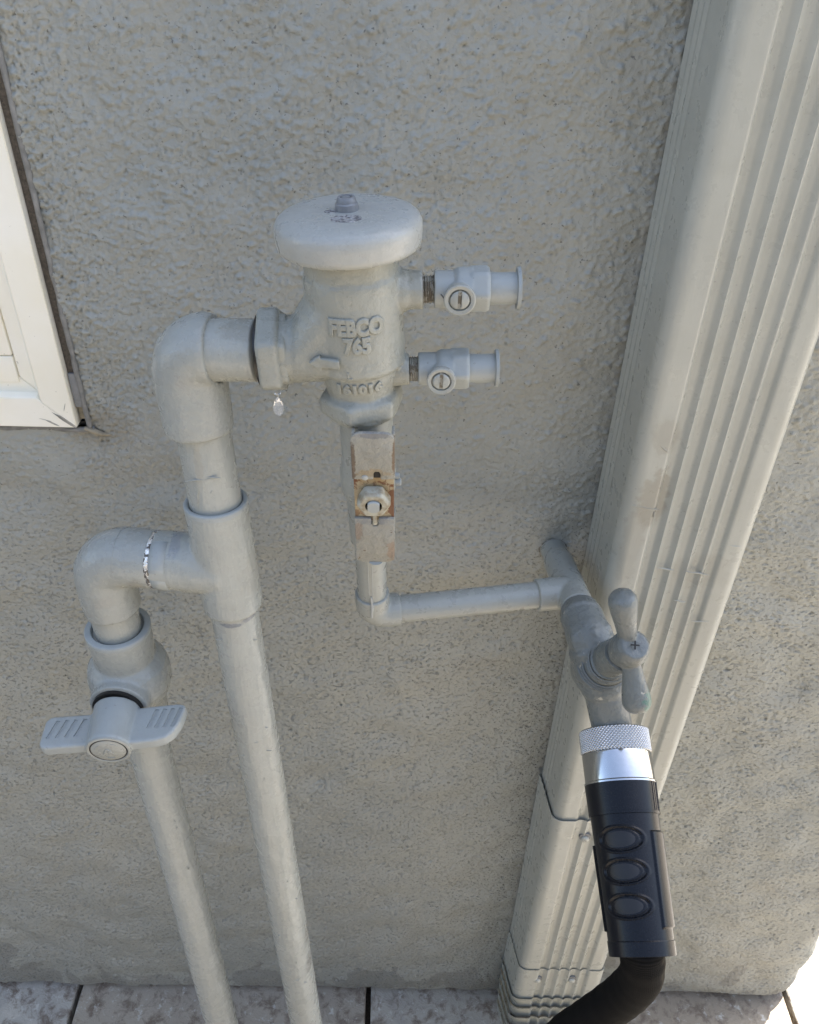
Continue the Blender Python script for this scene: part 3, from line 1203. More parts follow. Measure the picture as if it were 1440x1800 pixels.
# union nut on the outlet
me = lathe(L(-.0560, 0, -.0040), EU, densify([(0, .94), (.0012, .99), (.0025, 1.0), (.0105, 1.0), (.0120, .96), (.0128, .86), (.0160, .84), (.0166, .80)], .0015), 96, lambda t, th, r: hexfn(.0465, .03)(t, th + .52, r), wob=.0002)
un = link('union_nut', me, M_cast, vb, sharp=50)
link('washer', lathe(L(-.0580, 0, -.0040), EU, [(0, .0200), (.0004, .0212), (.0022, .0212)], 64), M_rubber, vb)


def thread(p0, axis, length, r, pitch=.0014, mat=M_thread, parent=None):
    prof = []
    k = int(length / pitch * 4)
    for i in range(k + 1):
        t = length * i / k
        prof.append((t, r - .0005 * (1 + math.cos(i * PI / 2))))
    return link('thread', lathe(p0, axis, prof, 36), mat, parent, sharp=30)


def test_cock(x0, x1, x2, z, thr, k_, lab):
    """body from x0 to x1, nozzle to x2, bare thread before it"""
    tilt = EU * math.cos(.02) - EW * math.sin(.02)
    p = L(x0, 0, z)
    ln = x1 - x0
    hex_ = lambda t, th, r: hexfn(.0225 * k_, .05)(t, th, r)
    me = fuse([cyl(p, p + tilt * ln * .60, .0100 * k_),
               lathe(p + tilt * ln * .38, tilt, [(0, .0108 * k_), (.002, .0118 * k_), (ln * .3, .0118 * k_)], 48),
               lathe(p + tilt * ln * .64, tilt, [(0, .95), (.001, 1), (ln * .30, 1), (ln * .36, .93)], 72, hex_),
               cyl(p + tilt * ln * .44 + EV * .004, p + tilt * ln * .44 - EV * .0150, .0074 * k_)], .0007, 2)
    tc = link('test_cock', me, M_cool, vb, lab, sharp=None)
    nzl = lathe(p + tilt * (ln - .0008), tilt, densify([(0, .0086 * k_), (x2 - x1 - .0022, .0086 * k_), (x2 - x1 - .0020, .0112 * k_), (x2 - x1 - .0002, .0116 * k_), (x2 - x1, .0108 * k_), (x2 - x1 - .001, .0062 * k_), (x2 - x1 - .012, .0060 * k_)], .003), 48)
    link('nozzle', nzl, M_cool, tc, sharp=40)
    thread(L(thr, 0, z), EU, x0 - thr + .001, .0078 * k_, parent=tc)
    sp = p + tilt * ln * .44 - EV * .0145
    link('screw_rim', lathe(sp, -EV, [(-.002, .0082 * k_), (.0010, .0087 * k_), (.0024, .0086 * k_), (.0028, .0079 * k_), (.0024, .0061 * k_), (.0008, .0058 * k_), (.0006, .0003)], 48), M_fit, tc, sharp=40)
    hd = lathe(sp, -EV, [(.0000, .0053 * k_), (.0026, .0051 * k_), (.0032, .0044 * k_), (.0036, .0003)], 40)
    hd = cut(hd, [box(sp - EV * .0036, (.0021 * k_, .0036, .03))])
    link('slotted_screw', hd, M_fit, tc, sharp=35)
    link('screw_slot', box(sp - EV * .0014, (.0020 * k_, .0012, .0084 * k_)), M_thread, tc, smooth=False)
    return tc, p, tilt


tc1, p1_, t1_ = test_cock(.0455, .0765, .0945, .0302, .0385, 1.02, 'upper test cock')
tc2, p2_, t2_ = test_cock(.0352, .0655, .0838, -.0188, .0285, .98, 'lower test cock')
# torn paint and a thin bright crack on the upper cock
link('paint_tear', sweep(spline([p1_ + t1_ * .0035 - EV * .0102 + EW * .001, p1_ + t1_ * .0062 - EV * .0106 - EW * .0026, p1_ + t1_ * .0092 - EV * .0098 - EW * .0052], 5), .00035, 6), M_chrome, tc1)

# ================================================================== SUPPLY PIPEWORK (left)
pw = thing('supply_pipework', 'wall coloured plastic pipe loop at left with elbows and a tee, feeding the capped valve', 'pipe', (-.094, -.18, 0))
EX = V((-.1308, -.130, 1.1440))
RB = V((-.094, -.18, .357))
RD = (RB - V((-.1272, -.1300, 1.12))).normalized()
rp = lambda z: V((-.1272, -.1300, 1.12)) + RD * ((z - 1.12) / RD.z)
hdir = (L(-.0582, 0, -.0040) - EX)
hd_n = hdir.normalized()
lf_ = V((-.0022, 0, 0))
path = [rp(1.0905) + lf_, rp(1.096) + lf_, rp(1.108) + lf_, rp(1.120) + lf_] + arc(EX, rp(1.1255) + lf_, EX + hd_n * .0150, 10)[1:] + [EX + hd_n * .019]
rr = [.0216, .0220, .0221, .0222] + [.0222] * 10 + [.0212]
me = fuse([sweep(path, rr, 64), cyl(rp(1.13) + lf_, rp(1.150) + lf_, .0160)], .0012, 3)
for v in me.vertices:
    q = v.co
    v.co = q + (q - EX).normalized() * (noise.noise(q * 90) * .00025)
el1 = link('elbow', me, M_fit, pw, sharp=None)
link('paint_run', lump(EX + V((-.003, -.0213, -.0215)), (0, -1, 0), .007, .0011, .001, (0, 0, 1), 3), M_fit, el1)
link('adapter', lathe(EX + hd_n * .016, hd_n, densify([(0, .0195), (.002, .0186), (hdir.length - .0165, .0184)], .0015), 64, wob=.0004), M_pipe, pw, sharp=None)
link('pipe', rod(rp(1.10), rp(1.005), .01725, 56, .003, .0004), M_pipe, pw, sharp=None)
link('pipe', rod(rp(.955), rp(-.01), .01725, 56, .004, .0004), M_pipe, pw, sharp=None)


def socket_rim(p, axis, r_out, r_in, mat=M_cool, parent=pw, h=.003):
    """open mouth of a fitting round a pipe: proud lip and a recessed seat"""
    return link('socket_rim', lathe(p, axis, [(-.004, r_out * .985), (0, r_out), (h * .7, r_out), (h, r_out - .0006), (h, r_in + .0012), (h * .6, r_in + .0004), (-.004, r_in)], 64, cap=False), mat, parent, sharp=50)


# tee
TT, TB = rp(1.0350), rp(.9485)
armz = .9840
TC = rp(.9840)
LE = V((-.2130, -.130, .9838))            # corner of the left elbow
ad_ = (LE - TC).normalized()
RING = TC + ad_ * .0500
me = fuse([rod(TB, TT, .0212, 64, .004), rod(TC, RING, .0212, 64, .004, r1=.0208), rod(TC + ad_ * .0, TC + ad_ * .030, .0222, 64, .004, r1=.0212)], .0012, 7)
for v in me.vertices:
    q = v.co
    v.co = q + (q - TC).normalized() * (noise.noise(q * 80) * .00035)
tee = link('tee', me, M_pipe, pw, sharp=None)
socket_rim(TT - RD * .0002 * 0, -RD, .0213, .01745, parent=tee, h=.0022)
link('glue_ring', lathe(RING - ad_ * .0016, ad_, densify([(0, .0207), (.0016, .0209), (.0036, .0204)], .0006), 72, wob=.0010), M_tape, tee, sharp=None)
link('bare_patch', lathe(RING - ad_ * .0125, ad_, [(0, .02135), (.006, .0214), (.011, .02125)], 48, fn=lambda t, th, r: r if (.2 < th < 1.35 or 5.4 < th) else r - .0012, ref=(0, -1, 0)), M_cool, tee, sharp=None)
# left elbow, short nipple
LB_ = V((-.2126, -.131, .9330))
path = [RING + ad_ * .0012, RING + ad_ * .012] + arc(LE, LE - ad_ * .022, LE + V((0, 0, -.020)), 12)[0:] + [LE + V((-.0003, -.0005, -.035)), LB_]
me = fuse([sweep(path, [.0206, .0212] + [.0212] * 13 + [.0210, .0205], 64)], .0012, 2)
for v in me.vertices:
    q = v.co
    v.co = q + (q - LE).normalized() * (noise.noise(q * 90) * .0003)
el2 = link('elbow', me, M_fit, pw, sharp=None)
link('seam_line', lathe(LE - ad_ * .0185, ad_, [(0, .0212), (.0003, .02135), (.0007, .0212)], 64, wob=.0003), M_dark if False else M_fit, el2)
link('pipe', rod(LB_ + V((0, 0, .01)), V((-.2131, -.1318, .885)), .01725, 56, .003, .0003), M_pipe, pw, sharp=None)
VB0, VB1 = V((-.2139, -.128, .83)), V((-.1700, -.222, -.01))
VBd = (V((-.1889, -.18, .354)) - VB0).normalized()
link('pipe', rod(VB0 + VBd * .0, VB0 + VBd * .84, .0172, 56, .004, .0004), M_pipe, pw, sharp=None)
for i, (z, a) in enumerate(((.823, 0.0), (.62, .4), (.55, -.3), (.50, .3), (.47, .1), (.60, -.1))):
    q = rp(z) + V((math.sin(a) * .0172, -math.cos(a) * .0172, 0))
    link('paint_run', lump(q, (0, -1, 0), (.011, .008, .006, .010, .007, .006)[i], .0008, .001, (1, 0, .1) if i % 2 == 0 else (.2, 0, 1), i), M_fit, pw)
q = rp(1.062) + V((0, -.0172, 0))
for i, (dx, dz, l, d_) in enumerate(((-.004, .002, .018, (1, 0, .15)), (-.006, -.014, .020, (.12, 0, 1)), (-.002, -.020, .010, (.1, 0, 1)), (.006, .004, .010, (1, 0, -.1)))):
    link('paint_run', lump(q + V((dx, 0, dz)), (0, -1, 0), l, .0007, .001, d_, 20 + i), M_fit, pw)

OG = (-.094, -.18, 0)
for px, py, sx_, sz_, cc, am in ((410, 1082, .009, .0022, (.13, .15, .18), .8), (440, 1078, .005, .0035, (.16, .17, .19), .7), (300, 950, .005, .016, (.20, .215, .235), .55), (295, 928, .014, .006, (.13, .145, .16), .7), (420, 590, .016, .004, (.24, .23, .19), .5),
                                 (548, 1640, .004, .020, (.20, .19, .17), .6), (545, 1600, .003, .02, (.24, .22, .19), .5), (350, 815, .003, .018, (.27, .26, .22), .5), (470, 1120, .010, .020, (.27, .265, .22), .35), (430, 1500, .01, .03, (.30, .29, .24), .4), (330, 1640, .008, .03, (.29, .28, .23), .4), (450, 1010, .012, .02, (.29, .28, .24), .35)):
    stain(M_pipe, at(px, py, -.148), (sx_, .05, sz_), cc, am, 200, .10, origin=OG)
for px, py, sx_, sz_, cc, am in ((376, 580, .0035, .004, (.20, .22, .25), .7), (325, 670, .006, .006, (.27, .27, .25), .4), (420, 600, .02, .006, (.27, .26, .22), .4), (180, 1060, .010, .006, (.27, .26, .23), .4), (240, 1030, .006, .010, (.25, .235, .19), .5)):
    stain(M_fit, at(px, py, -.150), (sx_, .05, sz_), cc, am, 220, .12, origin=OG)
for k in range(26):
    z = random.uniform(.40, 1.08)
    a = random.uniform(-.9, .9)
    q = rp(z) + V((math.sin(a) * .0173, -math.cos(a) * .0173, 0))
    link('paint_run', lump(q, (math.sin(a), -math.cos(a), 0), random.uniform(.003, .012), random.uniform(.0004, .0009), .001, (random.uniform(-.5, .5), 0, 1) if k % 3 else (1, 0, random.uniform(-.2, .2)), 60 + k), M_fit, pw)
for k in range(14):
    t = random.uniform(.05, .50)
    a = random.uniform(-.9, .9)
    q = VB0 + VBd * t + V((math.sin(a) * .0172, -math.cos(a) * .0172, 0))
    link('paint_run', lump(q, (math.sin(a), -math.cos(a), 0), random.uniform(.003, .010), random.uniform(.0004, .0009), .001, (random.uniform(-.6, .6), 0, 1), 90 + k), M_fit, pw)

# ================================================================== PLASTIC BALL VALVE (left, below)
bv = thing('plastic_ball_valve', 'plastic shut-off valve with a broad bluish grey winged handle on the left pipe', 'valve', (-.2135, -.13, .82))
BC = V((-.2135, -.130, .8590))
me = fuse([lathe(V((-.2131, -.1312, .9110)), (-.004, .01, -1), densify([(0, .0243), (.010, .0240), (.028, .0232), (.038, .0215)], .003), 72),
           lathe(BC + V((0, 0, .030)), (0, 0, -1), densify([(0, .006), (.003, .018), (.008, .0255), (.015, .0300), (.024, .0318), (.034, .0318), (.044, .0295), (.054, .022), (.058, .012)], .002), 72),
           rod(BC + V((0, 0, -.01)), BC + V((0, .0, -.055)), .0235, 64, .004),
           rod(BC, BC + V((0, -.0300, -.001)), .0210, 64, .003),
           rod(BC + V((0, -.024, -.001)), BC + V((0, -.0325, -.001)), .0225, 64, .003)], .0012, 4)
vbod = link('valve_body', me, M_fit, bv, sharp=None)
link('socket_rim', lathe(V((-.2131, -.1312, .9100)), (.004, -.01, 1), [(-.003, .0236), (0, .0243), (.0034, .0244), (.0042, .0236), (.0042, .0198), (.003, .0188), (-.003, .0185)], 64, cap=False), M_cool, vbod, sharp=50)
link('stem_gap', rod(BC + V((0, -.030, -.001)), BC + V((0, -.0352, -.001)), .0192, 48), M_rubber, bv)
HA = V((.070, -1, -.10)).normalized()          # handle axis, towards the viewer
HO = BC + V((0, -.0345, -.001))
hz_ = (V((0, 0, 1)) - HA * HA.z).normalized()
hx_ = HA.cross(hz_) * -1
if hx_.x < 0:
    hx_ = -hx_
_w = math.radians(3.5)
hx2 = hx_ * math.cos(_w) + hz_ * math.sin(_w)
hz2 = hz_ * math.cos(_w) - hx_ * math.sin(_w)
hub = lathe(HO, HA, densify([(0, .0168), (.001, .0178), (.004, .0176), (.024, .0168), (.0330, .0166), (.0345, .0160), (.0352, .0150)], .003), 64)
wl = prism(rrect(-.0510, -.008, .006, .0335, .006), HO + hz2 * .0055, hx2, HA, hz2, -.0105, .0018, 3)
wr = prism([(.008, .004), (.047, .002), (.0530, .0035), (.0535, .007), (.0510, .019), (.047, .027), (.042, .0315), (.034, .0335), (.008, .0345)], HO + hz2 * .0055, hx2, HA, hz2, -.0105, .0018, 3)
me = fuse([hub, wl, wr], .0009, 3)
cuts = []
for k in range(4):
    for s0, sl_ in ((-.0455 + k * .0068, 1), (.0280 + k * .0060, 1)):
        a0 = HO + hx2 * (s0 + .0045) + HA * (.0105 if s0 < 0 else .0065) + hz2 * .0055
        b0 = HO + hx2 * (s0) + HA * (.0255 if s0 < 0 else .0225) + hz2 * .0055
        d = (b0 - a0)
        rot = Matrix((d.normalized().cross(hz2), d.normalized(), hz2)).transposed()
        cuts.append(box((a0 + b0) / 2, (.0030, d.length, .0022), rot))
me = cut(me, cuts)
hn = link('handle', me, M_cool, bv, 'bluish grey winged handle with grooved grips', sharp=45)
# oval badge ring with faint raised marks
FC = HO + HA * .0353
link('badge_groove', lathe(FC, HA, [(-.0006, .0136), (.0004, .0136), (.0004, .0128), (-.0004, .0127)], 64, cap=False), M_dark, hn)
link('badge_rim', lathe(FC, HA, [(-.001, .0162), (.0004, .0160), (.0008, .0152), (.0008, .0142), (.0003, .0137)], 64, cap=False), M_fit, hn)
bd = link('badge', lathe(FC, HA, [(-.001, .0126), (.0004, .0126), (.0007, .0122), (.0007, .0003)], 64), M_fit, hn, sharp=40)
me = text_mesh('A', .0115, .0002, .0003, 1, -.0002)
for v in me.vertices:
    q = v.co
    v.co = FC + HA * (.0008 + q.z) + hx2 * (q.x * 1.1 - .0006) + hz2 * (q.y * .85 - .001)
link('badge_mark', me, M_fit, bd, sharp=None)
for a0, a1 in ((2.1, 2.8), (.3, 1.2), (4.4, 5.0)):
    pts = [FC + HA * .0008 + hx2 * math.cos(a0 + (a1 - a0) * k / 6) * .0092 + hz2 * math.sin(a0 + (a1 - a0) * k / 6) * .0092 for k in range(7)]
    link('badge_mark', sweep(pts, .00035, 6), M_fit, bd)

# ================================================================== STEEL-HANDLED BALL VALVE (centre)
mv = thing('metal_ball_valve', 'narrow valve under the capped valve with a rusty bolted lever handle', 'valve', (-.022, -.12, .97))
A0 = L(.0022, 0, -.046)
ES = V((-.0200, -.1080, .9125))                 # corner of the small elbow
ax = (ES - A0).normalized()
mp_ = lambda t: A0 + ax * t
me = fuse([lathe(mp_(-.004), ax, densify([(0, .0166), (.070, .0168), (.074, .0150), (.105, .0146), (.118, .0140), (.120, .0125)], .003), 56),
           lathe(mp_(.038), ax, densify([(0, .0170), (.010, .0185), (.022, .0185), (.032, .0165)], .003), 56),
           rod(mp_(.052), mp_(.052) + V((0, -.024, 0)), .0085, 40)], .0012, 3)
link('valve_body', me, M_small, mv, sharp=None)
thread(mp_(-.006), ax, .006, .0172, parent=mv)
PX = V((.0035, -.0285, 0))                       # offset of the handle plate from the valve axis
tz = -ax
tx = V((1, 0, 0)) - tz * tz.x
tx.normalize()
ty = tz.cross(tx)
if ty.y > 0:
    ty = -ty
hc = mp_(.0452) + tx * .0052


def plate(z0, z1, wx, y, r, mat, th=.0026, bev=.0007, corners=None):
    return prism(corners or rrect(-wx / 2, wx / 2, z0, z1, r), hc + ty * y, tx, tz, ty, th, bev)


# upper and lower proud plates, and the recessed middle; slots are notches in the outlines
def notched(z0, z1, wx, r, xs, half, depth, top):
    """rounded at the far end, a slot cut into the edge nearest the nut"""
    w2 = wx / 2
    arcp = lambda cx, cz, a0: [(cx + r * math.cos(math.radians(a0 + 18 * i)), cz + r * math.sin(math.radians(a0 + 18 * i))) for i in range(6)]
    if top:      # far end is z1, slot in the bottom edge
        return [(-w2, z0), (xs - half, z0), (xs - half, z0 + depth - half), (xs - half * .6, z0 + depth), (xs + half * .6, z0 + depth), (xs + half, z0 + depth - half), (xs + half, z0), (w2, z0)] + arcp(w2 - r, z1 - r, 0) + arcp(-w2 + r, z1 - r, 90)
    return arcp(-w2 + r, z0 + r, 180) + arcp(w2 - r, z0 + r, 270) + [(w2, z1), (xs + half, z1), (xs + half, z1 - depth + half), (xs + half * .6, z1 - depth), (xs - half * .6, z1 - depth), (xs - half, z1 - depth + half), (xs - half, z1), (-w2, z1)]


for dx, dz, sx_, sz_, cc, am in ((.0118, -.006, .004, .016, (.12, .04, .014), .9), (-.011, .018, .006, .004, (.22, .11, .03), .8), (.010, .018, .006, .005, (.30, .17, .05), .8), (-.012, -.016, .003, .005, (.14, .06, .02), .7), (0, .006, .010, .006, (.16, .14, .09), .6)):
    stain(M_rust, hc + ty * .0295 + tx * dx + tz * dz, (sx_, .02, sz_), cc, am, 300, .08, origin=(-.022, -.12, .97))
for dx, dz, sx_, sz_, cc, am in ((-.0125, .030, .0022, .020, (.10, .065, .04), .8), (.0128, .034, .0016, .016, (.14, .085, .045), .8), (.0120, -.048, .005, .012, (.24, .15, .09), .6), (-.0110, -.030, .004, .010, (.22, .14, .09), .5), (0, -.020, .012, .004, (.17, .18, .19), .6), (0, .051, .013, .0025, (.13, .13, .14), .6), (0, .022, .012, .004, (.26, .18, .08), .5)):
    stain(M_steel, hc + ty * .0315 + tx * dx + tz * dz, (sx_, .02, sz_), cc, am, 300, .08, origin=(-.022, -.12, .97))
hp = link('lever_plate', plate(0, 0, 0, .0300, 0, M_steel, corners=notched(.0168, .0530, .0262, .0058, .0022, .0022, .0062, True)), M_steel, mv, 'upper painted half of the lever, rounded at its top', sharp=40)
md = link('lever_plate', plate(-.0215, .0275, .0250, .0268, .0008, M_rust, bev=.0004), M_rust, mv, 'rust stained middle of the lever', sharp=40)
lp = link('lever_plate', plate(0, 0, 0, .0292, 0, M_steel, corners=notched(-.0595, -.0178, .0258, .0052, .0003, .0024, .0072, False)), M_steel, mv, 'cracked lower end of the lever', sharp=40)
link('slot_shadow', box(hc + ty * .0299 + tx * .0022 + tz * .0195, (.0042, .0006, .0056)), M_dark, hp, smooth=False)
for sgn in (-1, 1):                              # folded flanges behind the plates
    for z0, z1 in ((-.0570, -.020), (.019, .0490)):
        c_ = hc + tx * sgn * .0120 + ty * .0255 + tz * (z0 + z1) / 2
        link('lever_flange', box(c_, (.0018, .0095, z1 - z0), bev=.0006), M_steel, hp if z0 > 0 else lp)
nutm = lathe(hc + ty * .0290 - tz * .0005, ty, [(0, .92), (.001, 1), (.0072, 1), (.0086, .95), (.0094, .84), (.0094, .56), (.0068, .54)], 72, lambda t, th, r: hexfn(.0190, .045)(t, th + .5, r) if r > .7 else .0095 * r, cap=False)
nt_ = link('nut', nutm, M_nut, mv, 'corroded hexagon nut', sharp=35)
link('nut_seat', lathe(hc + ty * .0340, ty, [(0, .0058), (.001, .0057), (.0012, .0003)], 32), M_dark, nt_)
link('stem', cut(lathe(hc + ty * .030 - tz * .0006, ty, [(0, .0048), (.0090, .0048), (.0098, .0042), (.0099, .0003)], 32), [box(hc + ty * .036 + tx * .0062, (.0050, .02, .012)), box(hc + ty * .036 - tx * .0062, (.0050, .02, .012))]), M_cool, nt_, sharp=35)
link('lock_tab', box(hc + ty * .0300 + tx * .0003 - tz * .0190, (.0030, .0034, .0095), bev=.0010), M_nut, mv)
link('side_bolt', join([lathe(hc + ty * .018 + tx * .013 + tz * .002, tx, [(0, .0026), (.0034, .0026), (.0040, .0018), (.0041, .0002)], 20), lathe(hc + ty * .018 + tx * .013 + tz * .0075, tx, [(0, .0022), (.0026, .0020), (.0030, .0002)], 16)]), M_cool, mv)
link('paint_drip', sweep([hc + ty * .0312 - tz * .0590, hc + ty * .0308 - tz * .0605, hc + ty * .0296 - tz * .0625], [.0030, .0022, .0006], 12, sq=1.6), M_fit, lp)
link('paint_drip', lathe(hc + ty * .0324 - tx * .0052 + tz * .0185, ty, [(0, .0021), (.0006, .0020), (.0012, .0012), (.0013, .0001)], 16), M_cap, hp)

# ================================================================== SMALL OUTLET PIPE
op = thing('outlet_pipe', 'thin grey pipe running right from the rusty handled valve to a tee at the wall', 'pipe', (.14, -.02, .90))
T3 = at(1004, 1040, -.080)
W0 = at(971, 962, .004)
sd_ = (T3 - W0).normalized()
hd3 = (T3 - ES).normalized()
link('pipe', rod(mp_(.112), ES + (-ax) * .016, .0112, 40, .004, .0002), M_small, op, sharp=None)
path = [ES - ax * .0240, ES - ax * .0165] + arc(ES, ES - ax * .0120, ES + hd3 * .0125, 10) + [ES + hd3 * .0170, ES + hd3 * .0215]
link('elbow', fuse([sweep(path, [.0132, .0134] + [.0132] * 11 + [.0132, .0130], 56)], .0010, 2), M_small, op, sharp=None)
link('pipe', rod(ES + hd3 * .018, T3 - hd3 * .012, .0110, 40, .004, .0003), M_small, op, sharp=None)
me = fuse([rod(W0 + sd_ * .030, T3 + sd_ * .0285, .0132, 56, .004), rod(T3 - hd3 * .0300, T3, .0133, 56, .004)], .0010, 6)
tee2 = link('tee', me, M_small, op, sharp=None)
link('pipe', rod(W0 - sd_ * .01, W0 + sd_ * .034, .0116, 40, .004), M_small, op, sharp=None)
HA0 = T3 + sd_ * .0270
link('pipe', rod(HA0, HA0 + sd_ * .012, .0118, 40, .004), M_small, op, sharp=None)
pts = [W0 + (V((math.cos(k * PI / 16), 0, math.sin(k * PI / 16)))) * (.0125 + .0008 * noise.noise(V((k * .7, 3, 1)))) + V((0, -.0045, 0)) for k in range(-3, 20)]
link('caulk_ring', sweep(pts, [.0007 + .0005 * noise.noise(V((k * 1.3, 0, 0))) for k in range(-3, 20)], 8), M_thread, op)
link('glue_drip', sweep([ES - ax * .030 + V((0, -.0116, 0)), ES - ax * .020 + V((.0005, -.0136, 0)), ES - ax * .008 + V((0, -.0138, 0))], [.0006, .0013, .0009], 8), M_cap, op)
for i, dx in enumerate((-.0016, .0012)):
    link('glue_drip', sweep([mp_(.122) + V((dx, -.0113, 0)), ES - ax * .019 + V((dx, -.0113, 0))], .0004, 6), M_cap, op)

# ================================================================== HOSE BIB
hb = thing('hose_bib', 'grey painted garden tap with a two-paddle handle in front of the downspout', 'tap', HA0)
A1 = HA0 + sd_ * .010
A2 = at(1036, 1118, -.136)
B1 = at(1049, 1162, -.148)
C1 = at(1063, 1218, -.160)
K0 = at(1078, 1284, -.170)
K1 = at(1130, 1680, -.306)
gd = (K1 - K0).normalized()
D1 = K0 + gd * .004
me = fuse([lathe(A1 - sd_ * .004, sd_, [(0, .0140), (.0015, .0158), (.012, .0165), (.0135, .0155)], 64),
           lathe(A2 - (B1 - A2).normalized() * .008, B1 - A2, [(0, .84), (.002, .97), (.004, 1), (.015, 1), (.018, .92)], 64, lambda t, th, r: hexfn(.0325, .03)(t, th + .3, r)),
           sweep(spline([A1 + sd_ * .002, A2, B1, C1, D1], 8), [.0166] * 6 + [.0172] * 6 + [.0190] * 8 + [.0170] * 4 + [.0154] * 9, 56),
           lathe(at(1053, 1178, -.146) - V((0, 0, .020)), (0, 0, 1), [(.0005, .002), (.003, .011), (.008, .0175), (.015, .0210), (.022, .0220), (.029, .0210), (.036, .0175), (.041, .011), (.0435, .002)], 48),
           ], .0011, 5)
for v in me.vertices:
    q = v.co
    v.co = q + (q - B1).normalized() * (noise.noise(q * 130) * .0005 + noise.noise(q * 350) * .0002)
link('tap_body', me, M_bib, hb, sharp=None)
HC_ = at(1108, 1139, -.184)                      # centre of the handle hub
BX = at(1058, 1168, -.152)
ba = (HC_ - BX).normalized()
bl = (HC_ - BX).length
prof = [(0, .0165), (.004, .0195), (.0055, .0208), (.0075, .0205), (.0080, .0188), (.0105, .0188), (.0112, .0178), (.0165, .0168), (.0172, .0158), (.0180, .0150), (.0215, .0146), (.0222, .0132), (bl * .80, .0126), (bl * .80 + .0006, .0090), (bl, .0080)]
link('bonnet', lathe(BX - ba * .004, ba, densify(prof, .0015), 72, wob=.0007), M_bib, hb, sharp=35)
rgs = []
for t, r in ((.0095, .0193), (.0122, .0186), (.0195, .0160)):
    rgs.append(lathe(BX + ba * (t - .004), ba, [(0, r - .0006), (.0003, r + .0003), (.0011, r + .0003), (.0014, r - .0006)], 72, cap=False, wob=.0006))
link('bonnet_ring', join(rgs), M_bib, hb)
# hub and paddles
hubm = lathe(HC_ - ba * .0125, ba, densify([(0, .0108), (.001, .0122), (.008, .0130), (.014, .0128), (.019, .0112), (.0215, .0095), (.0222, .0090)], .0015), 56)
up_t, dn_t = at(1096, 1062, -.178), at(1119, 1228, -.198)
padd = [hubm]


def paddle(p0, p1, r0, r1):
    d = (p1 - p0)
    pts, rs = [], []
    for k in range(17):
        t = k / 16
        pts.append(p0 + d * t)
        r = r0 + (r1 - r0) * sstep(0.15, 0.85, np.array(t))
        if t > .80:
            r *= math.sqrt(max(0.0, 1 - ((t - .80) / .20) ** 2)) * .999 + .001
        rs.append(float(max(r, .0004)))
    return sweep(pts, rs, 32)


u1 = (up_t - HC_).normalized()
u2 = (dn_t - HC_).normalized()
me = fuse([hubm, paddle(HC_ + u1 * .004 - ba * .002, up_t + u1 * .011, .0066, .0098), paddle(HC_ + u2 * .004 - ba * .002, dn_t + u2 * .011, .0066, .0102)], .0008, 3)
for v in me.vertices:
    q = v.co
    v.co = q + (q - HC_).normalized() * (noise.noise(q * 140) * .0003)
hd = link('handle', me, M_bib, hb, sharp=None)
sc_p = HC_ + ba * .0085 + (CAM - HC_).normalized() * .0030
sn = (ba * .75 + (CAM - HC_).normalized() * .5).normalized()
me = lathe(sc_p, sn, [(-.003, .0086), (.0, .0086), (.0016, .0078), (.0030, .0056), (.0036, .0030), (.0037, .0002)], 48)
sx_, sy_, _ = basis(sn, (0, 0, 1))
r1_ = Matrix((sx_, sy_, sn)).transposed()
me = cut(me, [box(sc_p + sn * .0034, (.0062, .0011, .0050), r1_), box(sc_p + sn * .0034, (.00112, .0062, .00502), r1_)])
sh_ = link('handle_screw', me, M_bib, hb, sharp=40)
link('cross_recess', join([box(sc_p + sn * .0012, (.0058, .0010, .0008), r1_), box(sc_p + sn * .00125, (.0010, .0058, .0008), r1_)]), M_dark, sh_, smooth=False)
gm = M_bib.copy()
gm.name = 'painted_brass_green_wear'
n = gm.node_tree
b = n.nodes['Principled BSDF']
q = dn_t + V((.0095, -.004, .001)) - wloc(hd)
tc = n.nodes.new('ShaderNodeTexCoord')
vm = n.nodes.new('ShaderNodeVectorMath')
vm.operation = 'DISTANCE'
n.links.new(tc.outputs['Object'], vm.inputs[0])
vm.inputs[1].default_value = q
gn = nz(n, tc.outputs['Object'], 260, 5, 0.6)
ma = n.nodes.new('ShaderNodeMath')
ma.operation = 'MULTIPLY_ADD'
n.links.new(vm.outputs['Value'], ma.inputs[0])
ma.inputs[1].default_value = -40
n.links.new(gn, ma.inputs[2])
old = b.inputs['Base Color'].links[0].from_socket
n.links.new(mix(n, ramp(n, ma.outputs[0], [(0.12, 0), (0.20, 0.6)]), old, (0.05, 0.16, 0.115)), b.inputs['Base Color'])
hd.data.materials[0] = gm

# ================================================================== GARDEN HOSE
gh = thing('garden_hose', 'black hose with bright knurled coupling and black grip, screwed on the tap', 'hose', K1)
gx, gy, _ = basis(gd, (1, 0, 0))
GL = (K1 - K0).length
TW = 0.0265                                      # coupling radius


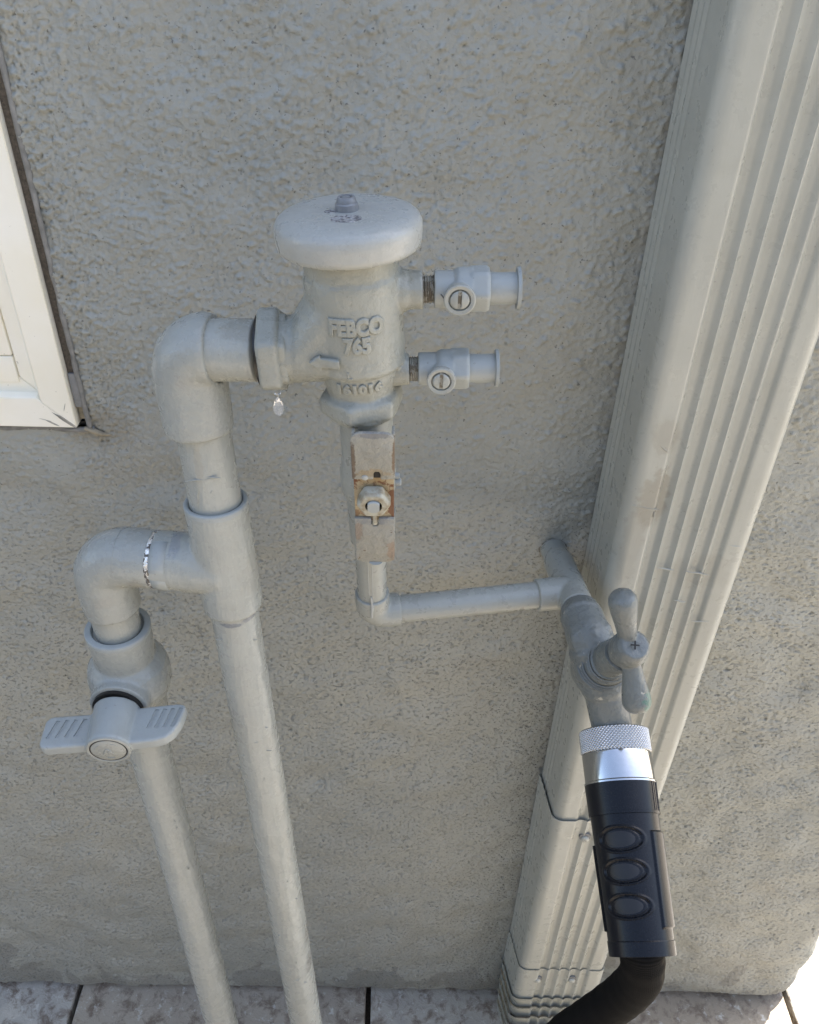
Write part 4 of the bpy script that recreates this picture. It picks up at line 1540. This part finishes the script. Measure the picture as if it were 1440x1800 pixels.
def knurl():
    rows = []
    seg, nr = 720, 60
    L_ = .0180
    for i in range(nr + 1):
        t = i / nr
        ring = []
        e = min(1, t / .06, (1 - t) / .06)
        for j in range(seg):
            th = 2 * PI * j / seg
            a = 60 * th
            b_ = t * L_ / .0026 * 2 * PI
            h = max(0, 1 - abs(((a + b_) / PI) % 2 - 1) * 1.15) if False else (1 - abs(((a + b_) / (2 * PI)) % 1 - .5) * 2) * (1 - abs(((a - b_) / (2 * PI)) % 1 - .5) * 2)
            r = TW - .0012 + .0014 * h ** .6 * e - (1 - e) * .0004
            q = K0 + gd * (t * L_) + (gx * math.cos(th) + gy * math.sin(th)) * r
            ring.append(q)
        rows.append(ring)
    # close the mouth with an annulus
    rows.insert(0, [K0 + gd * .0004 + (gx * math.cos(2 * PI * j / seg) + gy * math.sin(2 * PI * j / seg)) * .014 for j in range(seg)])
    rows.insert(1, [K0 + gd * .0001 + (gx * math.cos(2 * PI * j / seg) + gy * math.sin(2 * PI * j / seg)) * (TW - .0022) for j in range(seg)])
    return grid_mesh(rows, True, False, False)


gl = lambda t: K0 + gd * t
link('knurled_ring', knurl(), M_knurl, gh, sharp=None)
link('coupling_band', lathe(gl(.0177), gd, [(0, TW - .0018), (.0004, TW - .0008), (.0015, TW - .0006), (.0205, TW - .0008), (.0214, TW + .0002), (.0226, TW + .0002), (.0232, TW - .001)], 128), M_chrome, gh, sharp=35)


def g_r(t):
    """grip radius along its axis"""
    u = (t - .048) / (GL - .048)
    return .0252 + (.0222 - .0252) * u


def grip_surface(t0, t1, extra, nt_=120, seg=160, grooves=False):
    rows = []
    for i in range(nt_ + 1):
        t = t0 + (t1 - t0) * i / nt_
        ring = []
        for j in range(seg):
            th = 2 * PI * j / seg
            r = g_r(t) + extra(t, th)
            ring.append(gl(t) + (gx * math.cos(th) + gy * math.sin(th)) * r)
        rows.append(ring)
    return grid_mesh(rows, True, True, True)


# angle that faces the camera
cv = (CAM - gl(GL * .6))
TH0 = math.atan2(cv.dot(gy), cv.dot(gx))
sgn_ = 1 if (gx * math.cos(TH0 + .5) + gy * math.sin(TH0 + .5)).x > (gx * math.cos(TH0) + gy * math.sin(TH0)).x else -1


def dth(th):
    return ((th - TH0) * sgn_ + PI) % (2 * PI) - PI   # positive towards the right of the picture


def f_collar(t, th):
    d = dth(th)
    g = 0
    if .95 < d < 1.40 or -1.75 < d < -1.45:
        g = -.0012 if (d * 9) % 1 < .38 else 0
    return .0010 + g


link('grip_collar', grip_surface(.0400, .0608, f_collar, 24, 240), M_black, gh, sharp=35)
link('collar_lip', lathe(gl(.0602), gd, [(0, g_r(.07) + .0008), (.0004, g_r(.07) + .0014), (.0022, g_r(.07) + .0013), (.0026, g_r(.07) - .0005)], 96), M_black, gh, sharp=35)
OV = [(.0795, -.22, .0080), (.1005, -.22, .0076), (.1225, -.24, .0072)]
OW = .68                                          # half width of an oval in radians


def f_grip(t, th):
    d = dth(th)
    e = 0.0
    for tc_, dc, hh in OV:
        q = math.hypot((t - tc_) / hh, (d - dc) / OW)
        if q < 1.22:
            e += .0004 * math.exp(-((q - 1.08) / .09) ** 2) - .0008 * math.exp(-((q - .93) / .07) ** 2) - (.0004 if q < .9 else 0)
    # raised panel on the right flank
    if .0740 < t < .1370 and .74 < d < 1.9:
        k = min(1, (t - .0740) / .0012, (.1370 - t) / .0012, (d - .74) / .03)
        e += .0016 * max(0, k)
    # thin fin on the left flank
    if .082 < t < .138 and -1.75 < d < -1.45:
        e += .0014
    if t > .1440:
        e += .0006
    return e


link('grip', grip_surface(.0608, GL, f_grip, 300, 300), M_black, gh, sharp=None)
for tc_, dc, hh in OV:
    rows = []
    for k in range(0, 9):
        f_ = max(.001, k / 8)
        ring = []
        for j in range(40):
            a = 2 * PI * j / 40
            t = tc_ + math.sin(a) * hh * .86 * f_
            d = dc + math.cos(a) * OW * .86 * f_
            th = TH0 + sgn_ * d
            ring.append(gl(t) + (gx * math.cos(th) + gy * math.sin(th)) * (g_r(t) - .0007 + .0005 * (1 - f_ ** 4)))
        rows.append(ring)
    link('oval_pad', grid_mesh(rows, True, True, False), M_blackm, gh, sharp=None)
# sleeve
E0 = K1
hp_ = [gl(GL - .012), gl(GL - .002), at(1126, 1716, -.308), at(1096, 1750, -.306), at(1046, 1786, -.302), at(988, 1826, -.298), at(945, 1885, -.294), at(880, 1960, -.290)]
hpts = spline(hp_, 12)
hr = []
for i in range(len(hpts)):
    k = i / len(hpts)
    hr.append(.0152 + .0001 * math.sin(i * .9) + .0008 * noise.noise(V((i * .35, 0, 0))))
me, idx = sweep(hpts, hr, 64, True, (0, -1, 0), True, lambda u: .06 < u < .33 or u > 2)
hs = link('woven_sleeve', me, [M_hose, M_hose2], gh, sharp=None)
me.polygons.foreach_set('material_index', [1 if f.normal.dot(V((.93, -.15, -.20)).normalized()) > .74 else 0 for f in me.polygons])
# outside the frame the hose lies on the pavers
tail = spline([hpts[-2], hpts[-1], V((.02, -.33, .45)), V((-.03, -.36, .20)), V((-.02, -.42, .04)), V((.10, -.60, .018)), V((.45, -.75, .018)), V((1.1, -.70, .018))], 10)
me, idx = sweep(tail, .0170, 24, True, (0, -1, 0), True, lambda u: False)
link('woven_sleeve', me, [M_hose, M_hose2], gh, sharp=None)

# ================================================================== WATER
def drop(p, r, h, lab):
    prof = [(0, .0003), (h * .06, r * .45), (h * .18, r * .82), (h * .34, r), (h * .52, r * .88), (h * .68, r * .55), (h * .80, r * .30), (h * .92, r * .22), (h, r * .55), (h * 1.02, r * .6)]
    me = lathe(p - V((0, 0, h)), (0, 0, 1), densify(prof, .0004), 32)
    o = link('water_drop', me, M_water, None, sharp=None, loc=p)
    o['label'] = lab
    o['category'] = 'water drop'
    return o


drop(L(-.0478, -.0165, -.0240), .0034, .0150, 'clear water drop hanging from the union nut left of the cast valve')
